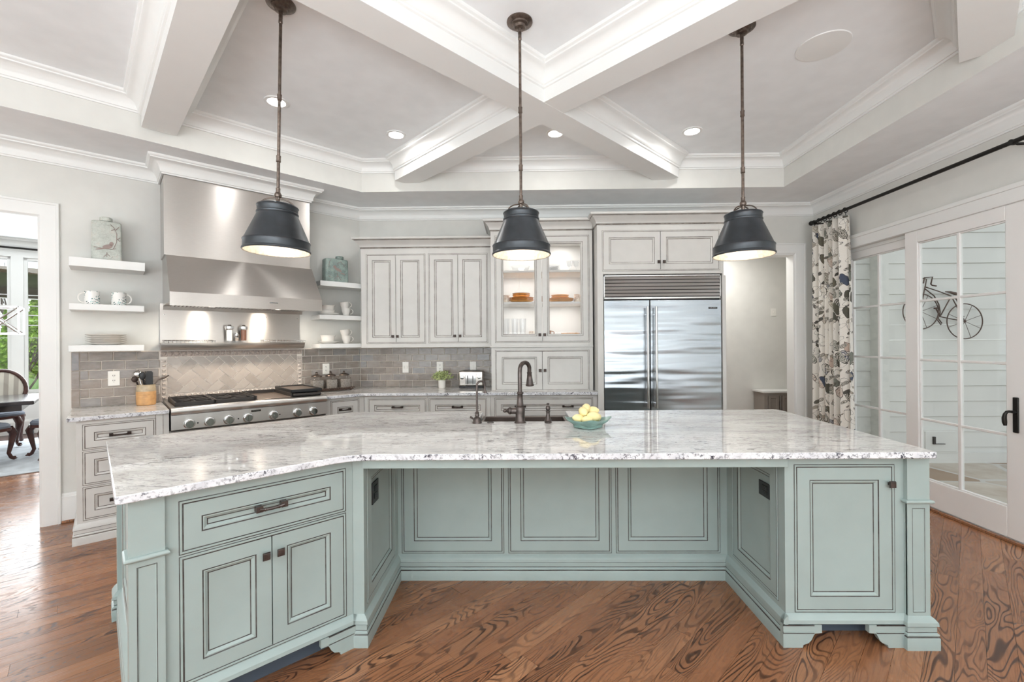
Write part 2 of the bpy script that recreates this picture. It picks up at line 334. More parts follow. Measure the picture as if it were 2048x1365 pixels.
# ------------------------------------------------------------------ geometry helpers
def frame(x, y, deg, z=0): return Matrix.Translation((x, y, z)) @ Matrix.Rotation(R(deg), 4, 'Z')
ID = Matrix.Identity(4)
CX, CY = -1.862, 5.22                       # corner of the back wall and the angled range wall
RW = frame(CX, CY, 43)                      # range wall: x to the right, y into the wall
FI = frame(-.788, 2.09, 44)                 # angled wing of the island
class MB:
    def __init__(s, T=ID): s.v = []; s.f = []; s.m = []; s.T = T; s.uv = None
    def add(s, vs, fs, mat=0):
        b = len(s.v); s.v += [s.T @ Vector(p) for p in vs]
        for i, f in enumerate(fs):
            s.f.append([b + k for k in f]); s.m.append(mat[i] if isinstance(mat, (list, tuple)) else mat)
        return s
    def box(s, x0, x1, y0, y1, z0, z1, mat=0):
        return s.add([(x0, y0, z0), (x1, y0, z0), (x1, y1, z0), (x0, y1, z0), (x0, y0, z1), (x1, y0, z1), (x1, y1, z1), (x0, y1, z1)],
                     [(3, 2, 1, 0), (4, 5, 6, 7), (0, 1, 5, 4), (1, 2, 6, 5), (2, 3, 7, 6), (3, 0, 4, 7)], mat)
    def prism(s, pts, z0, z1, mat=0, side=None):
        n = len(pts); vs = [(p[0], p[1], z0) for p in pts] + [(p[0], p[1], z1) for p in pts]
        fs = [tuple(range(n))[::-1], tuple(range(n, 2 * n))] + [(i, (i + 1) % n, n + (i + 1) % n, n + i) for i in range(n)]
        return s.add(vs, fs, [mat, mat] + [side if side is not None else mat] * n)
    def extr(s, pts, axis, a, b, mat=0, mats=None):
        """closed 2D outline pushed along an axis; axis 'x': pts=(y,z); 'y': pts=(x,z)"""
        n = len(pts); mk = (lambda p, t: (t, p[0], p[1])) if axis == 'x' else (lambda p, t: (p[0], t, p[1]))
        vs = [mk(p, a) for p in pts] + [mk(p, b) for p in pts]
        fs = [tuple(range(n)), tuple(range(n, 2 * n))[::-1]] + [(i, (i + 1) % n, n + (i + 1) % n, n + i) for i in range(n)]
        return s.add(vs, fs, mat if mats is None else [mat, mat] + mats)
    def lathe(s, prof, c=(0, 0, 0), seg=24, mat=0, mats=None, sq=None):
        vs = []; fs = []; ms = []
        for r, z in prof:
            for k in range(seg):
                a = 2 * PI * k / seg; q = r * (sq(a) if sq else 1)
                vs.append((c[0] + q * math.cos(a), c[1] + q * math.sin(a), c[2] + z))
        for i in range(len(prof) - 1):
            for k in range(seg):
                fs.append((i * seg + k, i * seg + (k + 1) % seg, (i + 1) * seg + (k + 1) % seg, (i + 1) * seg + k)); ms.append(mats[i] if mats else mat)
        n = len(prof) - 1
        if prof[0][0] > 1e-4: fs.append(tuple(range(seg))[::-1]); ms.append(mats[0] if mats else mat)
        if prof[n][0] > 1e-4: fs.append(tuple(range(n * seg, n * seg + seg))); ms.append(mats[-1] if mats else mat)
        return s.add(vs, fs, ms)
    def tube(s, pts, r, seg=10, mat=0, caps=True):
        pts = [Vector(p) for p in pts]; n = len(pts); rad = r if isinstance(r, (list, tuple)) else [r] * n
        vs = []; ref = None
        for i, p in enumerate(pts):
            t = (pts[min(i + 1, n - 1)] - pts[max(i - 1, 0)]).normalized()
            if ref is None: ref = Vector((0, 0, 1)) if abs(t.z) < .9 else Vector((1, 0, 0))
            a = t.cross(ref)
            if a.length < 1e-5: a = t.orthogonal()
            a.normalize(); b = a.cross(t).normalized(); ref = b
            for k in range(seg):
                w = 2 * PI * k / seg; vs.append(p + a * (math.cos(w) * rad[i]) + b * (math.sin(w) * rad[i]))
        fs = [(i * seg + k, i * seg + (k + 1) % seg, (i + 1) * seg + (k + 1) % seg, (i + 1) * seg + k) for i in range(n - 1) for k in range(seg)]
        if caps: fs += [tuple(range(seg))[::-1], tuple(range((n - 1) * seg, n * seg))]
        return s.add(vs, fs, mat)
    def ell(s, c, r, seg=16, rings=10, rot=None, mat=0, tip=0):
        vs = []; fs = []; Q = rot or Matrix.Identity(3)
        for i in range(rings + 1):
            t = PI * i / rings; q = math.sin(t); z = math.cos(t)
            zz = z * (1 + tip * abs(z) ** 9)
            for k in range(seg):
                a = 2 * PI * k / seg
                vs.append(Vector(c) + Q @ Vector((r[0] * q * math.cos(a), r[1] * q * math.sin(a), r[2] * zz)))
        for i in range(rings):
            for k in range(seg): fs.append((i * seg + k, i * seg + (k + 1) % seg, (i + 1) * seg + (k + 1) % seg, (i + 1) * seg + k))
        return s.add(vs, fs, mat)
    def sweep(s, prof, path, closed=False, side=1, mats=None, mat=0, cap=True):
        """moulding profile [(offset, z)] run along a plan path with mitred corners"""
        P = [Vector((p[0], p[1])) for p in path]; n = len(P)
        nor = []
        for i in range(n):
            ds = []
            if closed or i > 0: ds.append((P[i] - P[i - 1]).normalized())
            if closed or i < n - 1: ds.append((P[(i + 1) % n] - P[i]).normalized())
            ns = [Vector((-d.y, d.x)) * side for d in ds]
            if len(ns) == 1: nor.append(ns[0])
            else:
                b = (ns[0] + ns[1]); b.normalize(); nor.append(b / max(.2, b.dot(ns[0])))
        k = len(prof); vs = [(P[i].x + nor[i].x * o, P[i].y + nor[i].y * o, z) for i in range(n) for o, z in prof]
        fs = []; ms = []
        for i in range(n if closed else n - 1):
            j = (i + 1) % n
            for q in range(k - 1):
                fs.append((i * k + q, j * k + q, j * k + q + 1, i * k + q + 1)); ms.append(mats[q] if mats else mat)
        if not closed and cap: fs += [tuple(range(k)), tuple(range((n - 1) * k, n * k))[::-1]]; ms += [mat, mat]
        return s.add(vs, fs, ms)
    def rings(s, x0, x1, z0, z1, spec, cap=None):
        """nested rectangles facing -y: spec [(inset, y, material of the band leading to it)]"""
        b = []
        for ins, y, _ in spec:
            b.append([(x0 + ins, y, z0 + ins), (x1 - ins, y, z0 + ins), (x1 - ins, y, z1 - ins), (x0 + ins, y, z1 - ins)])
        vs = [p for q in b for p in q]; fs = []; ms = []
        for i in range(1, len(spec)):
            for k in range(4): fs.append(((i - 1) * 4 + k, (i - 1) * 4 + (k + 1) % 4, i * 4 + (k + 1) % 4, i * 4 + k)); ms.append(spec[i][2])
        if cap is not None: o = (len(spec) - 1) * 4; fs.append((o, o + 1, o + 2, o + 3)); ms.append(cap)
        return s.add(vs, fs, ms)
def props(o, label=None, cat=None, group=None, kind=None):
    if label: o['label'] = label
    if cat: o['category'] = cat
    if group: o['group'] = group
    if kind: o['kind'] = kind
    return o
def root(name, label, cat, T=ID, group=None):
    o = bpy.data.objects.new(name, None); COL.objects.link(o); o.empty_display_size = .1
    o.matrix_world = T; return props(o, label, cat, group)
def wm(o): return wm(o.parent) @ o.matrix_basis if o.parent else o.matrix_basis
def build(name, mb, mats, parent=None, bevel=0, ang=35, smooth=True):
    if not isinstance(mats, (list, tuple)): mats = [mats]
    me = bpy.data.meshes.new(name)
    if parent: inv = wm(parent).inverted(); vs = [inv @ p for p in mb.v]; o_loc = None
    else:
        xs = [p.x for p in mb.v]; ys = [p.y for p in mb.v]; zs = [p.z for p in mb.v]
        o_loc = Vector(((min(xs) + max(xs)) / 2, (min(ys) + max(ys)) / 2, min(zs))); vs = [p - o_loc for p in mb.v]
    me.from_pydata([tuple(p) for p in vs], [], mb.f)
    for m in mats: me.materials.append(m if not isinstance(m, str) else M[m])
    me.polygons.foreach_set('material_index', mb.m)
    if mb.uv:
        l = me.uv_layers.new(name='uv')
        for lp in me.loops: l.data[lp.index].uv = mb.uv[lp.vertex_index]
    if smooth:
        me.polygons.foreach_set('use_smooth', [True] * len(me.polygons)); me.set_sharp_from_angle(angle=R(ang))
    me.update()
    o = bpy.data.objects.new(name, me); COL.objects.link(o)
    if parent: o.parent = parent
    else: o.location = o_loc
    if bevel:
        b = o.modifiers.new('bevel', 'BEVEL'); b.width = bevel; b.segments = 2; b.limit_method = 'ANGLE'; b.angle_limit = R(50)
    return o
def struct(name, mb, mats, **kw): return props(build(name, mb, mats, **kw), kind='structure')
def dup(r, T, label, group=None):
    c = r.copy(); COL.objects.link(c); c.matrix_world = T; c['label'] = label
    if group: c['group'] = group
    for ch in list(r.children):
        d = ch.copy(); COL.objects.link(d); d.parent = c
        for g in list(ch.children):
            q = g.copy(); COL.objects.link(q); q.parent = d
    return c
def text_mesh(txt, size):
    cu = bpy.data.curves.new('txt', 'FONT'); cu.body = txt; cu.size = size; cu.align_x = 'CENTER'; cu.align_y = 'CENTER'; cu.extrude = .0004
    o = bpy.data.objects.new('txt', cu); COL.objects.link(o)
    dg = bpy.context.evaluated_depsgraph_get(); me = bpy.data.meshes.new_from_object(o.evaluated_get(dg))
    vs = [v.co.copy() for v in me.vertices]; fs = [list(p.vertices) for p in me.polygons]
    bpy.data.objects.remove(o); bpy.data.meshes.remove(me); return vs, fs

# ================================================================== SETTING
def clip(poly, a, b, c):                     # keep a*x+b*y<=c
    out = []
    for i in range(len(poly)):
        p, q = poly[i], poly[(i + 1) % len(poly)]
        dp, dq = a * p[0] + b * p[1] - c, a * q[0] + b * q[1] - c
        if dp <= 0: out.append(p)
        if dp * dq < 0: t = dp / (dp - dq); out.append((p[0] + t * (q[0] - p[0]), p[1] + t * (q[1] - p[1])))
    return out
# floor: planks laid at 45 degrees
fl = MB(); k45 = math.cos(PI / 4)
rg = random.Random(3); bb = -12.0; PW = .098
while bb < 12.5:
    aa = -9.5 - rg.random() * 1.4
    while aa < 9:
        ln = .75 + rg.random() * 1.15
        q = [(aa, bb), (aa + ln - .0012, bb), (aa + ln - .0012, bb + PW - .0012), (aa, bb + PW - .0012)]
        w = [((x - y) * k45, (x + y) * k45) for x, y in q]
        for A in ((1, 0, 3.44), (-1, 0, 9.6), (0, 1, 6.55), (0, -1, 4.5), (-.682, .731, 10.68)):
            w = clip(w, *A)
            if not w: break
        if w and len(w) > 2:
            l = [((x + y) * k45, (y - x) * k45, 0) for x, y in w]
            fl.add(l, [tuple(range(len(l)))])
        aa += ln
    bb += PW
me = bpy.data.meshes.new('floor'); me.from_pydata([tuple(p) for p in fl.v], [], fl.f); me.materials.append(M['oak'])
fo = bpy.data.objects.new('floor', me); COL.objects.link(fo); fo.rotation_euler[2] = R(45); fo['kind'] = 'structure'
mb = MB(); mb.prism([(3.44, -4.5), (3.44, 5.3), (-1.9, 5.3), (-6.1, 10.6), (-10.5, 5.9), (-9.6, -4.5)], -.06, -.003)
struct('floor_base', mb, M['walnut'])

def wall_box(name, T, rects, mat='wall'):
    mb = MB(T)
    for r in rects: mb.box(*r)
    return struct(name, mb, M[mat], smooth=False)
H1 = 3.0
wall_box('wall_back', ID, [(-1.95, 2.20, 5.22, 5.345, 0, 3.05), (3.21, 3.56, 5.22, 5.345, 0, 3.05), (2.20, 3.21, 5.22, 5.345, 2.425, 3.05)])
wall_box('wall_range', RW, [(-2.604, .06, 0, .125, 0, 3.05), (-3.80, -3.50, 0, .125, 0, 3.05), (-3.50, -2.604, 0, .125, 2.443, 3.05)])
wall_box('wall_left', ID, [(-4.72, -4.6, -4.62, 2.72, 0, 3.05)])
wall_box('wall_front', ID, [(-4.72, 3.56, -4.62, -4.5, 0, 3.05)])
wall_box('wall_right', ID, [(3.44, 3.56, 4.80, 5.345, 0, 3.05), (3.44, 3.56, -4.62, 1.25, 0, 3.05), (3.44, 3.56, 1.25, 4.80, 2.362, 3.05)])

# tray ceiling
T_ = [(2.735, 4.605), (-1.615, 4.605), (-3.95, 2.31), (-3.95, -1.2), (2.735, -1.2)]
O_ = [(3.56, 5.35), (-1.9, 5.35), (-4.72, 2.65), (-4.72, -4.62), (3.56, -4.62)]
mb = MB(); Z2 = 3.31
for i in range(5):
    j = (i + 1) % 5
    mb.add([(*T_[i], H1), (*T_[j], H1), (*O_[j], H1), (*O_[i], H1), (*T_[i], Z2), (*T_[j], Z2)], [(0, 1, 2, 3), (0, 4, 5, 1)], [0, 1])
mb.add([(*p, Z2) for p in T_], [(0, 1, 2, 3, 4)], 0)
struct('ceiling', mb, [M['ceil'], M['wall']], smooth=False)
def crown(z0, h, p):
    pts = [(0, z0), (.012, z0), (.014, z0 + .012), (.022, z0 + .014)]
    a0, b0, a1, b1 = .024, z0 + .022, p - .024, z0 + h - .034
    for i in range(7):
        t = i / 6 * PI / 2; pts.append((a0 + (a1 - a0) * (1 - math.cos(t)), b0 + (b1 - b0) * math.sin(t)))
    return pts + [(p - .016, z0 + h - .032), (p - .014, z0 + h - .024), (p - .004, z0 + h - .018), (p, z0 + h - .012), (p, z0 + h), (0, z0 + h)]
mb = MB(); mb.sweep(crown(3.19, .12, .105), T_, True, 1)
struct('trim_1', mb, M['trim'], ang=40)
g = lambda x, y: tuple((RW @ Vector((x, y, 0)))[:2])
mb = MB(); mb.sweep(crown(2.868, .132, .105), [(3.44, -4.5), (3.44, 5.22), (CX, CY), g(-.665, 0), g(-.665, -.335), g(-1.848, -.335), g(-1.848, 0), g(-3.745, 0), (-4.6, -4.5)], False, 1)
struct('trim_2', mb, M['trim'], ang=40)
# coffer beams crossing at 45 degrees
def beam(name, p, q, w=.108, dz=0):
    d = Vector((q[0] - p[0], q[1] - p[1])); L = d.length; T = frame(p[0], p[1], math.degrees(math.atan2(d.y, d.x)))
    h = [(w, 3.085), (w, 3.175), (w + .012, 3.178), (w + .014, 3.19), (w + .02, 3.193)]
    for i in range(7):
        t = i / 6 * PI / 2; h.append((w + .024 + .058 * (1 - math.cos(t)), 3.198 + .072 * math.sin(t)))
    h += [(w + .09, 3.275), (w + .092, 3.283), (w + .105, 3.291), (w + .107, 3.312)]
    out = h + [(-a, b) for a, b in h[::-1]]
    mb = MB(T); mb.extr([(a, min(b + dz, 3.312)) for a, b in out], 'x', 0, L); struct(name, mb, M['trim'], ang=40)
beam('trim_3', (1.56, 4.61), (-3.0, .05)); beam('trim_4', (-1.17, 4.60), (3.0, .43), dz=.0015)
beam('trim_5', (-2.78, 3.425), (1.2, -.555)); beam('trim_6', (2.745, 2.645), (-.6, -.70), dz=.003)

# door casings, baseboards
def casing(name, T, x0, x1, z1, w=.12, d=.022, y=0, legs=(1, 1)):
    mb = MB(T)
    prof = [(0, .006), (.012, .016), (.02, .018), (w - .022, .018), (w - .018, .026), (w - .004, .026), (w, .018), (w, 0)]
    pts = [(x0, 0), (x0, z1), (x1, z1), (x1, 0)]
    k = len(prof); vs = []
    for i, (px, pz) in enumerate(pts):
        sx_ = -1 if i < 2 else 1; sz = 0 if i in (0, 3) else 1
        vs += [(px + sx_ * o, y - t, pz + sz * o) for o, t in prof]
    fs = [(i * k + q, (i + 1) * k + q, (i + 1) * k + q + 1, i * k + q + 1) for i in range(3) if not (i == 0 and not legs[0]) and not (i == 2 and not legs[1]) for q in range(k - 1)]
    mb.add(vs, fs); return struct(name, mb, M['trim'], ang=25)
casing('trim_7', RW, -3.50, -2.604, 2.443)
casing('trim_8', ID, 2.20, 3.21, 2.425, .128, y=5.22, legs=(0, 1))
mb = MB(); mb.box(2.16, 2.2, 5.2, 5.36, 0, 2.425); mb.box(3.198, 3.215, 5.215, 5.352, 0, 2.42); mb.box(2.2, 3.198, 5.215, 5.352, 2.415, 2.43)
mb.T = RW; mb.box(-2.606, -2.596, -.004, .129, 0, 2.443); mb.box(-3.5, -2.6, -.004, .129, 2.436, 2.45)
struct('trim_9', mb, M['trim'], smooth=False)
base = [(0, .235), (.006, .235), (.010, .225), (.010, .212), (.016, .205), (.017, 0), (0, 0)]
mb = MB(); mb.sweep(base, [g(-2.373, 0), g(-2.484, 0)], False, 1); mb.sweep(base, [(3.44, 5.22), (3.34, 5.22)], False, 1); mb.sweep(base, [(3.44, 4.80), (3.44, 5.22)], False, 1)
struct('baseboard_range', mb, M['trim'])
mb = MB(RW); mb.box(-2.484, -2.39, -.03, -.015, 0, .02); mb.T = ID; mb.box(3.405, 3.43, 1.25, 4.8, 0, .022)
struct('trim_10', mb, M['oak'], bevel=.004)

# hall beyond the doorway
wall_box('wall_hall', ID, [(1.5, 4.4, 6.5, 6.6, 0, 2.85), (4.3, 4.4, 5.345, 6.5, 0, 2.85), (1.5, 1.6, 5.345, 6.5, 0, 2.85)])
wall_box('ceiling_hall', ID, [(1.5, 4.4, 5.345, 6.6, 2.75, 2.85)], 'ceil')
wall_box('floor_hall', ID, [(3.44, 4.4, 5.345, 6.6, -.06, -.002)], 'walnut')
light('hall_light', 'AREA', (2.7, 5.95, 2.72), 16, (1, .97, .93), .5, .5)

# dining room beyond the cased opening (range-wall frame)
D = 5.6
wins = [(-5.75, -4.59), (-4.45, -3.353), (-3.217, -2.12), (-1.98, -.9)]
rects = [(-6.6, -.6, D, D + .14, 0, .66), (-6.6, -.6, D, D + .14, 2.87, 3.2), (-6.6, -5.75, D, D + .14, .66, 2.87), (-.9, -.6, D, D + .14, .66, 2.87)]
for i in range(3): rects.append((wins[i][1], wins[i + 1][0], D, D + .14, .66, 2.87))
wall_box('wall_dining_window', RW, rects, 'trim')
wall_box('wall_dining_side', RW, [(-.7, -.6, .125, D, 0, 3.2), (-6.7, -6.6, .125, D, 0, 3.2), (-6.6, -3.8, .02, .125, 0, 3.2)])
wall_box('ceiling_dining', RW, [(-6.7, -.6, .125, D + .14, 3.16, 3.2)], 'ceil')
mb = MB(RW); mb.sweep(crown(3.03, .13, .1), [(-.7, D), (-6.6, D)], False, 1); mb.sweep(base, [(-.7, D), (-6.6, D)], False, 1)
struct('baseboard_dining', mb, M['trim'])
for i, (a, b) in enumerate(wins):
    mb = MB(RW)
    for r in ((a, a + .045), (b - .045, b)): mb.box(r[0], r[1], D + .03, D + .09, .66, 2.87)
    mb.box(a, b, D + .03, D + .09, .66, .713); mb.box(a, b, D + .03, D + .09, 2.825, 2.87); mb.box(a - .05, b + .05, D - .035, D + .03, .63, .66)
    for z in (1.767, 1.931, 2.086, 2.20, 2.26): mb.box(a, b, D + .05, D + .066, z - .007, z + .007)
    wob = struct('window_%d' % (i + 1), mb, M['trim'], bevel=.004)
    gm = MB(RW); gm.box(a + .04, b - .04, D + .056, D + .06, .71, 2.83); build('glass', gm, M['glass'], wob)

# windows of the living space behind the camera
for i, x in enumerate((-3.0, -.6, 1.8)):
    mb = MB()
    for q in (-.9, -.02, .86): mb.box(x + q, x + q + .05, -4.5, -4.40, .45, 2.65)
    for z in (.45, 1.12, 1.75, 2.60): mb.box(x - .9, x + .91, -4.495, -4.405, z, z + .05)
    struct('window_%d' % (i + 5), mb, M['trim'])

# sliding french doors in the right wall
def door_leaf(name, x0, x1, y0, y1, stile, z0, z1, cols, rows, topr=.105, botr=.215, mun=.026):
    mb = MB()
    mb.box(x0, x1, y0, y0 + stile, z0, z1); mb.box(x0, x1, y1 - stile, y1, z0, z1)
    mb.box(x0, x1, y0 + stile, y1 - stile, z0, z0 + botr); mb.box(x0, x1, y0 + stile, y1 - stile, z1 - topr, z1)
    ga, gb, za, zb = y0 + stile, y1 - stile, z0 + botr, z1 - topr; xm = (x0 + x1) / 2
    for (p, q, c, d_) in ((ga, ga + .012, za, zb), (gb - .012, gb, za, zb), (ga, gb, za, za + .012), (ga, gb, zb - .012, zb)): mb.box(x0 + .012, x1 - .012, p, q, c, d_)
    for i in range(1, cols): y = ga + (gb - ga) * i / cols; mb.box(x0 + .010, x1 - .010, y - mun / 2, y + mun / 2, za, zb)
    for i in range(1, rows): z = za + (zb - za) * i / rows; mb.box(x0 + .011, x1 - .011, ga, gb, z - mun / 2 + .003, z + mun / 2 - .003)
    o = struct(name, mb, M['door_white'], bevel=.004)
    gm = MB(); gm.box(xm - .004, xm + .004, ga - .01, gb + .01, za - .01, zb + .01); build('glass', gm, M['glass'], o)
    return o
d1 = door_leaf('door_1', 3.492, 3.538, 3.952, 4.80, .088, .03, 2.365, 2, 4)
d2 = door_leaf('door_2', 3.430, 3.476, 3.06, 3.995, .122, .026, 2.362, 2, 4)
d3 = door_leaf('door_3', 3.430, 3.476, 2.12, 3.052, .122, .026, 2.362, 2, 4)
d4 = door_leaf('door_4', 3.492, 3.538, 1.25, 2.15, .088, .03, 2.365, 2, 4)
hd = MB(); hd.box(3.420, 3.4305, 3.100, 3.136, .772, 1.018)
hp = build('door_handle', hd, M['black'], d2, bevel=.006)
hm = MB(); hm.tube([(3.424, 3.118, .915), (3.404, 3.118, .917), (3.384, 3.120, .920), (3.370, 3.124, .917), (3.362, 3.128, .902), (3.360, 3.131, .875), (3.361, 3.130, .845), (3.363, 3.128, .822)],
                   [.013, .010, .009, .0095, .0105, .013, .0135, .009], 10); build('lever', hm, M['black'], hp)
mb = MB(); mb.box(3.405, 3.56, 1.17, 1.25, 0, 2.48); mb.box(3.412, 3.44, 1.17, 4.88, 2.362, 2.472); mb.box(3.400, 3.44, 1.15, 4.90, 2.455, 2.49); mb.box(3.405, 3.44, 4.80, 4.88, 0, 2.37)
mb.box(3.44, 3.56, 1.25, 4.8, 0, .028); mb.box(3.478, 3.49, 1.25, 4.8, 2.33, 2.365)
struct('trim_11', mb, M['trim'], bevel=.004)

# covered porch outside: siding, flagstones
mb = MB(); z = -.08
while z < 4.2:
    mb.extr([(5.50, z + .003), (5.509, z + .187), (5.54, z + .187), (5.54, z + .003)], 'x', 3.56, 9.5); z += .187
struct('wall_porch', mb, M['siding'], smooth=False)
mb = MB(); mb.box(3.56, 9.5, -4, 5.56, -.14, -.08); struct('floor_porch', mb, M['porch_floor'])
mb = MB(); mb.box(3.56, 9.5, 5.478, 5.50, -.08, .045); struct('baseboard_porch', mb, M['siding'])
# garden beyond the dining windows
mb = MB(RW); mb.box(-90, 40, D + .14, 80, -.45, -.35); struct('ground', mb, M['lawn'])
mb = MB(RW); mb.box(-9, 1, D + .14, D + 3.0, 2.62, 2.72); mb.box(-9, 1, D + 2.8, D + 3.0, 2.42, 2.64); struct('ceiling_porch', mb, M['eave'])
mb = MB(RW); mb.box(-60, 30, 40, 40.3, -.45, 1.55); props(struct('wall_garden', mb, M['beige_wall']))

# ================================================================== CABINETRY HELPERS
PG = {'cream': ('cream', 'gz_cream'), 'green': ('green', 'gz_green')}
def door(parent, name, T, x0, x1, z0, z1, y, pal, st=.055, g=.0045, label=None, glazed=False):
    mb = MB(T)
    sp = [(0, y + .018, 0), (0, y - .0015, 0), (st, y - .0015, 0), (st + g, y + .0005, 1), (st + g + .004, y + .0005, 0), (st + .018, y + .0075, 0), (st + .018 + g * .9, y + .0085, 1)]
    if glazed: sp += [(st + .02 + g, y + .018, 0)]; mb.rings(x0, x1, z0, z1, sp)
    else: mb.rings(x0, x1, z0, z1, sp, 0)
    o = build(name, mb, PG[pal], parent, ang=20)
    if label: o['label'] = label
    if glazed:
        gm = MB(T); i = st + .015; gm.box(x0 + i, x1 - i, y + .009, y + .012, z0 + i, z1 - i); build('glass', gm, M['glass_clear'], o)
    return o
def opening(mb, x0, x1, z0, z1, y, g=.0045, bead=.008):
    """gap shade painted as a dark strip, and bead, around an inset door, worked into the face frame"""
    b = -g - bead
    mb.rings(x0, x1, z0, z1, [(0, y - .0006, 1), (-g, y - .0006, 1), (-g - .0015, y - .003, 0), (b + .0015, y - .003, 0), (b, y - .0004, 0), (b - g * .7, y - .0004, 1)])
def face_frame(mb, x0, x1, z0, z1, y, holes, t=.02, g=.003):
    """stiles and rails with real openings for the inset doors; backing painted dark as shade in the gaps"""
    H = [(a - g, b + g, c - g, d - -g) for a, b, c, d in holes]
    xs = sorted({x0, x1, *[v for h in H for v in h[:2]]}); zs_ = sorted({z0, z1, *[v for h in H for v in h[2:]]})
    for i in range(len(xs) - 1):
        j = 0
        while j < len(zs_) - 1:
            xm = (xs[i] + xs[i + 1]) / 2
            inside = lambda q: any(h[0] < xm < h[1] and h[2] < (zs_[q] + zs_[q + 1]) / 2 < h[3] for h in H)
            if inside(j): j += 1; continue
            k = j
            while k + 1 < len(zs_) - 1 and not inside(k + 1): k += 1
            mb.box(xs[i], xs[i + 1], y, y + t, zs_[j], zs_[k + 1]); j = k + 1
    for h in H: mb.add([(h[0], y + t - .0005, h[2]), (h[1], y + t - .0005, h[2]), (h[1], y + t - .0005, h[3]), (h[0], y + t - .0005, h[3])], [(0, 1, 2, 3)], 1)
def pull(parent, T, x, z, y, w=.105, mat='bronze_dk', s=1.0):
    mb = MB(T)
    for q in (-1, 1):
        cx_ = x + q * (w / 2 - .009 * s)
        mb.extr([(cx_ - .010 * s, z - .009 * s), (cx_ + .010 * s, z - .009 * s), (cx_ + .010 * s, z + .009 * s), (cx_ - .010 * s, z + .009 * s)], 'y', y - .026 * s, y - .001)
    mb.tube([(x - w / 2 + .01, y - .024 * s, z), (x - w * .25, y - .024 * s, z - .004), (x - w * .22, y - .024 * s, z - .004), (x - w * .20, y - .024 * s, z - .004), (x, y - .024 * s, z - .005), (x + w * .2, y - .024 * s, z - .004), (x + w * .22, y - .024 * s, z - .004), (x + w * .25, y - .024 * s, z - .004), (x + w / 2 - .01, y - .024 * s, z)],
            [.0065 * s, .006 * s, .0078 * s, .006 * s, .0062 * s, .006 * s, .0078 * s, .006 * s, .0065 * s], 8)
    return build('handle', mb, M[mat], parent, bevel=.0015)
def knob(parent, T, x, z, y, s=.028, mat='bronze_dk'):
    mb = MB(T); h = s / 2
    mb.box(x - h * .45, x + h * .45, y - .013, y - .001, z - h * .45, z + h * .45)
    mb.add([(x - h * .5, y - .012, z - h * .5), (x + h * .5, y - .012, z - h * .5), (x + h * .5, y - .012, z + h * .5), (x - h * .5, y - .012, z + h * .5),
            (x - h, y - .02, z - h * 1.1), (x + h, y - .02, z - h * 1.1), (x + h, y - .02, z + h * 1.1), (x - h, y - .02, z + h * 1.1),
            (x - h * .8, y - .028, z - h * .9), (x + h * .8, y - .028, z - h * .9), (x + h * .8, y - .028, z + h * .9), (x - h * .8, y - .028, z + h * .9)],
           [(0, 1, 5, 4), (1, 2, 6, 5), (2, 3, 7, 6), (3, 0, 4, 7), (4, 5, 9, 8), (5, 6, 10, 9), (6, 7, 11, 10), (7, 4, 8, 11), (8, 9, 10, 11)])
    return build('knob', mb, M[mat], parent, bevel=.0012)
BASE = [(0, .146), (.009, .139), (.020, .124), (.0215, .108), (.0155, .106), (.0155, .103), (.0155, .080), (.0155, .0765), (.021, .073), (.0225, .066), (.018, .061), (.0225, .057), (.024, .053), (.024, 0), (0, 0)]
BASEM = [0, 0, 0, 1, 1, 0, 1, 0, 0, 0, 1, 0, 0, 0]
BTOP = [(0, .146), (.009, .139), (.020, .124), (.0215, .108), (.0155, .106), (.0155, .1025), (0, .1025)]
BTOPM = [0, 0, 0, 1, 1, 0]
w2 = lambda T, x, y: tuple((T @ Vector((x, y, 0)))[:2])
def bracket(mb, T, x0, x1, y, flip=False):
    """bracket foot: base board with an ogee cut on its inner end; faces -y"""
    L = x1 - x0
    pr = [(0, 0), (L - .088, 0), (L - .085, .013), (L - .06, .022), (L - .047, .036), (L - .038, .056), (L - .031, .066), (L, .068), (L, .1045), (0, .1045)]
    pts = [((x1 - a) if flip else (x0 + a), b) for a, b in pr]
    sv = mb.T; mb.T = T
    mb.extr(pts, 'y', y - .024, y, 0)
    a, b = (x0, x1) if not flip else (x0, x1)
    lo, hi = (x0, x1 - .034) if not flip else (x0 + .034, x1)
    mb.box(lo, hi, y - .0262, y - .02, .0705, .074, 0); mb.box(lo, hi, y - .0248, y - .02, .0655, .0705, 1); mb.box(lo, hi, y - .0246, y - .02, .100, .1045, 1)
    mb.T = sv

# ================================================================== KITCHEN ISLAND
isl = root('kitchen_island', 'large sage green angled kitchen island with three recessed panels under its overhang', 'kitchen island', frame(.2, 2.7, 0))
SK = (-.265, .342, 2.868)                                   # sink bay
foot = [w2(FI, -.765, .02), w2(FI, -.006, .02), (-.757, 2.108), (-.755, 2.70), (1.26, 2.70), (1.26, 2.12), (1.865, 2.12), (1.865, 3.27),
        (SK[1] + .005, 3.27), (SK[1] + .005, SK[2] - .006), (SK[0] - .005, SK[2] - .006), (SK[0] - .005, 3.27), w2(FI, .49, 1.13), w2(FI, -.765, 1.13)]
mb = MB(); mb.prism(foot, .10, .884)
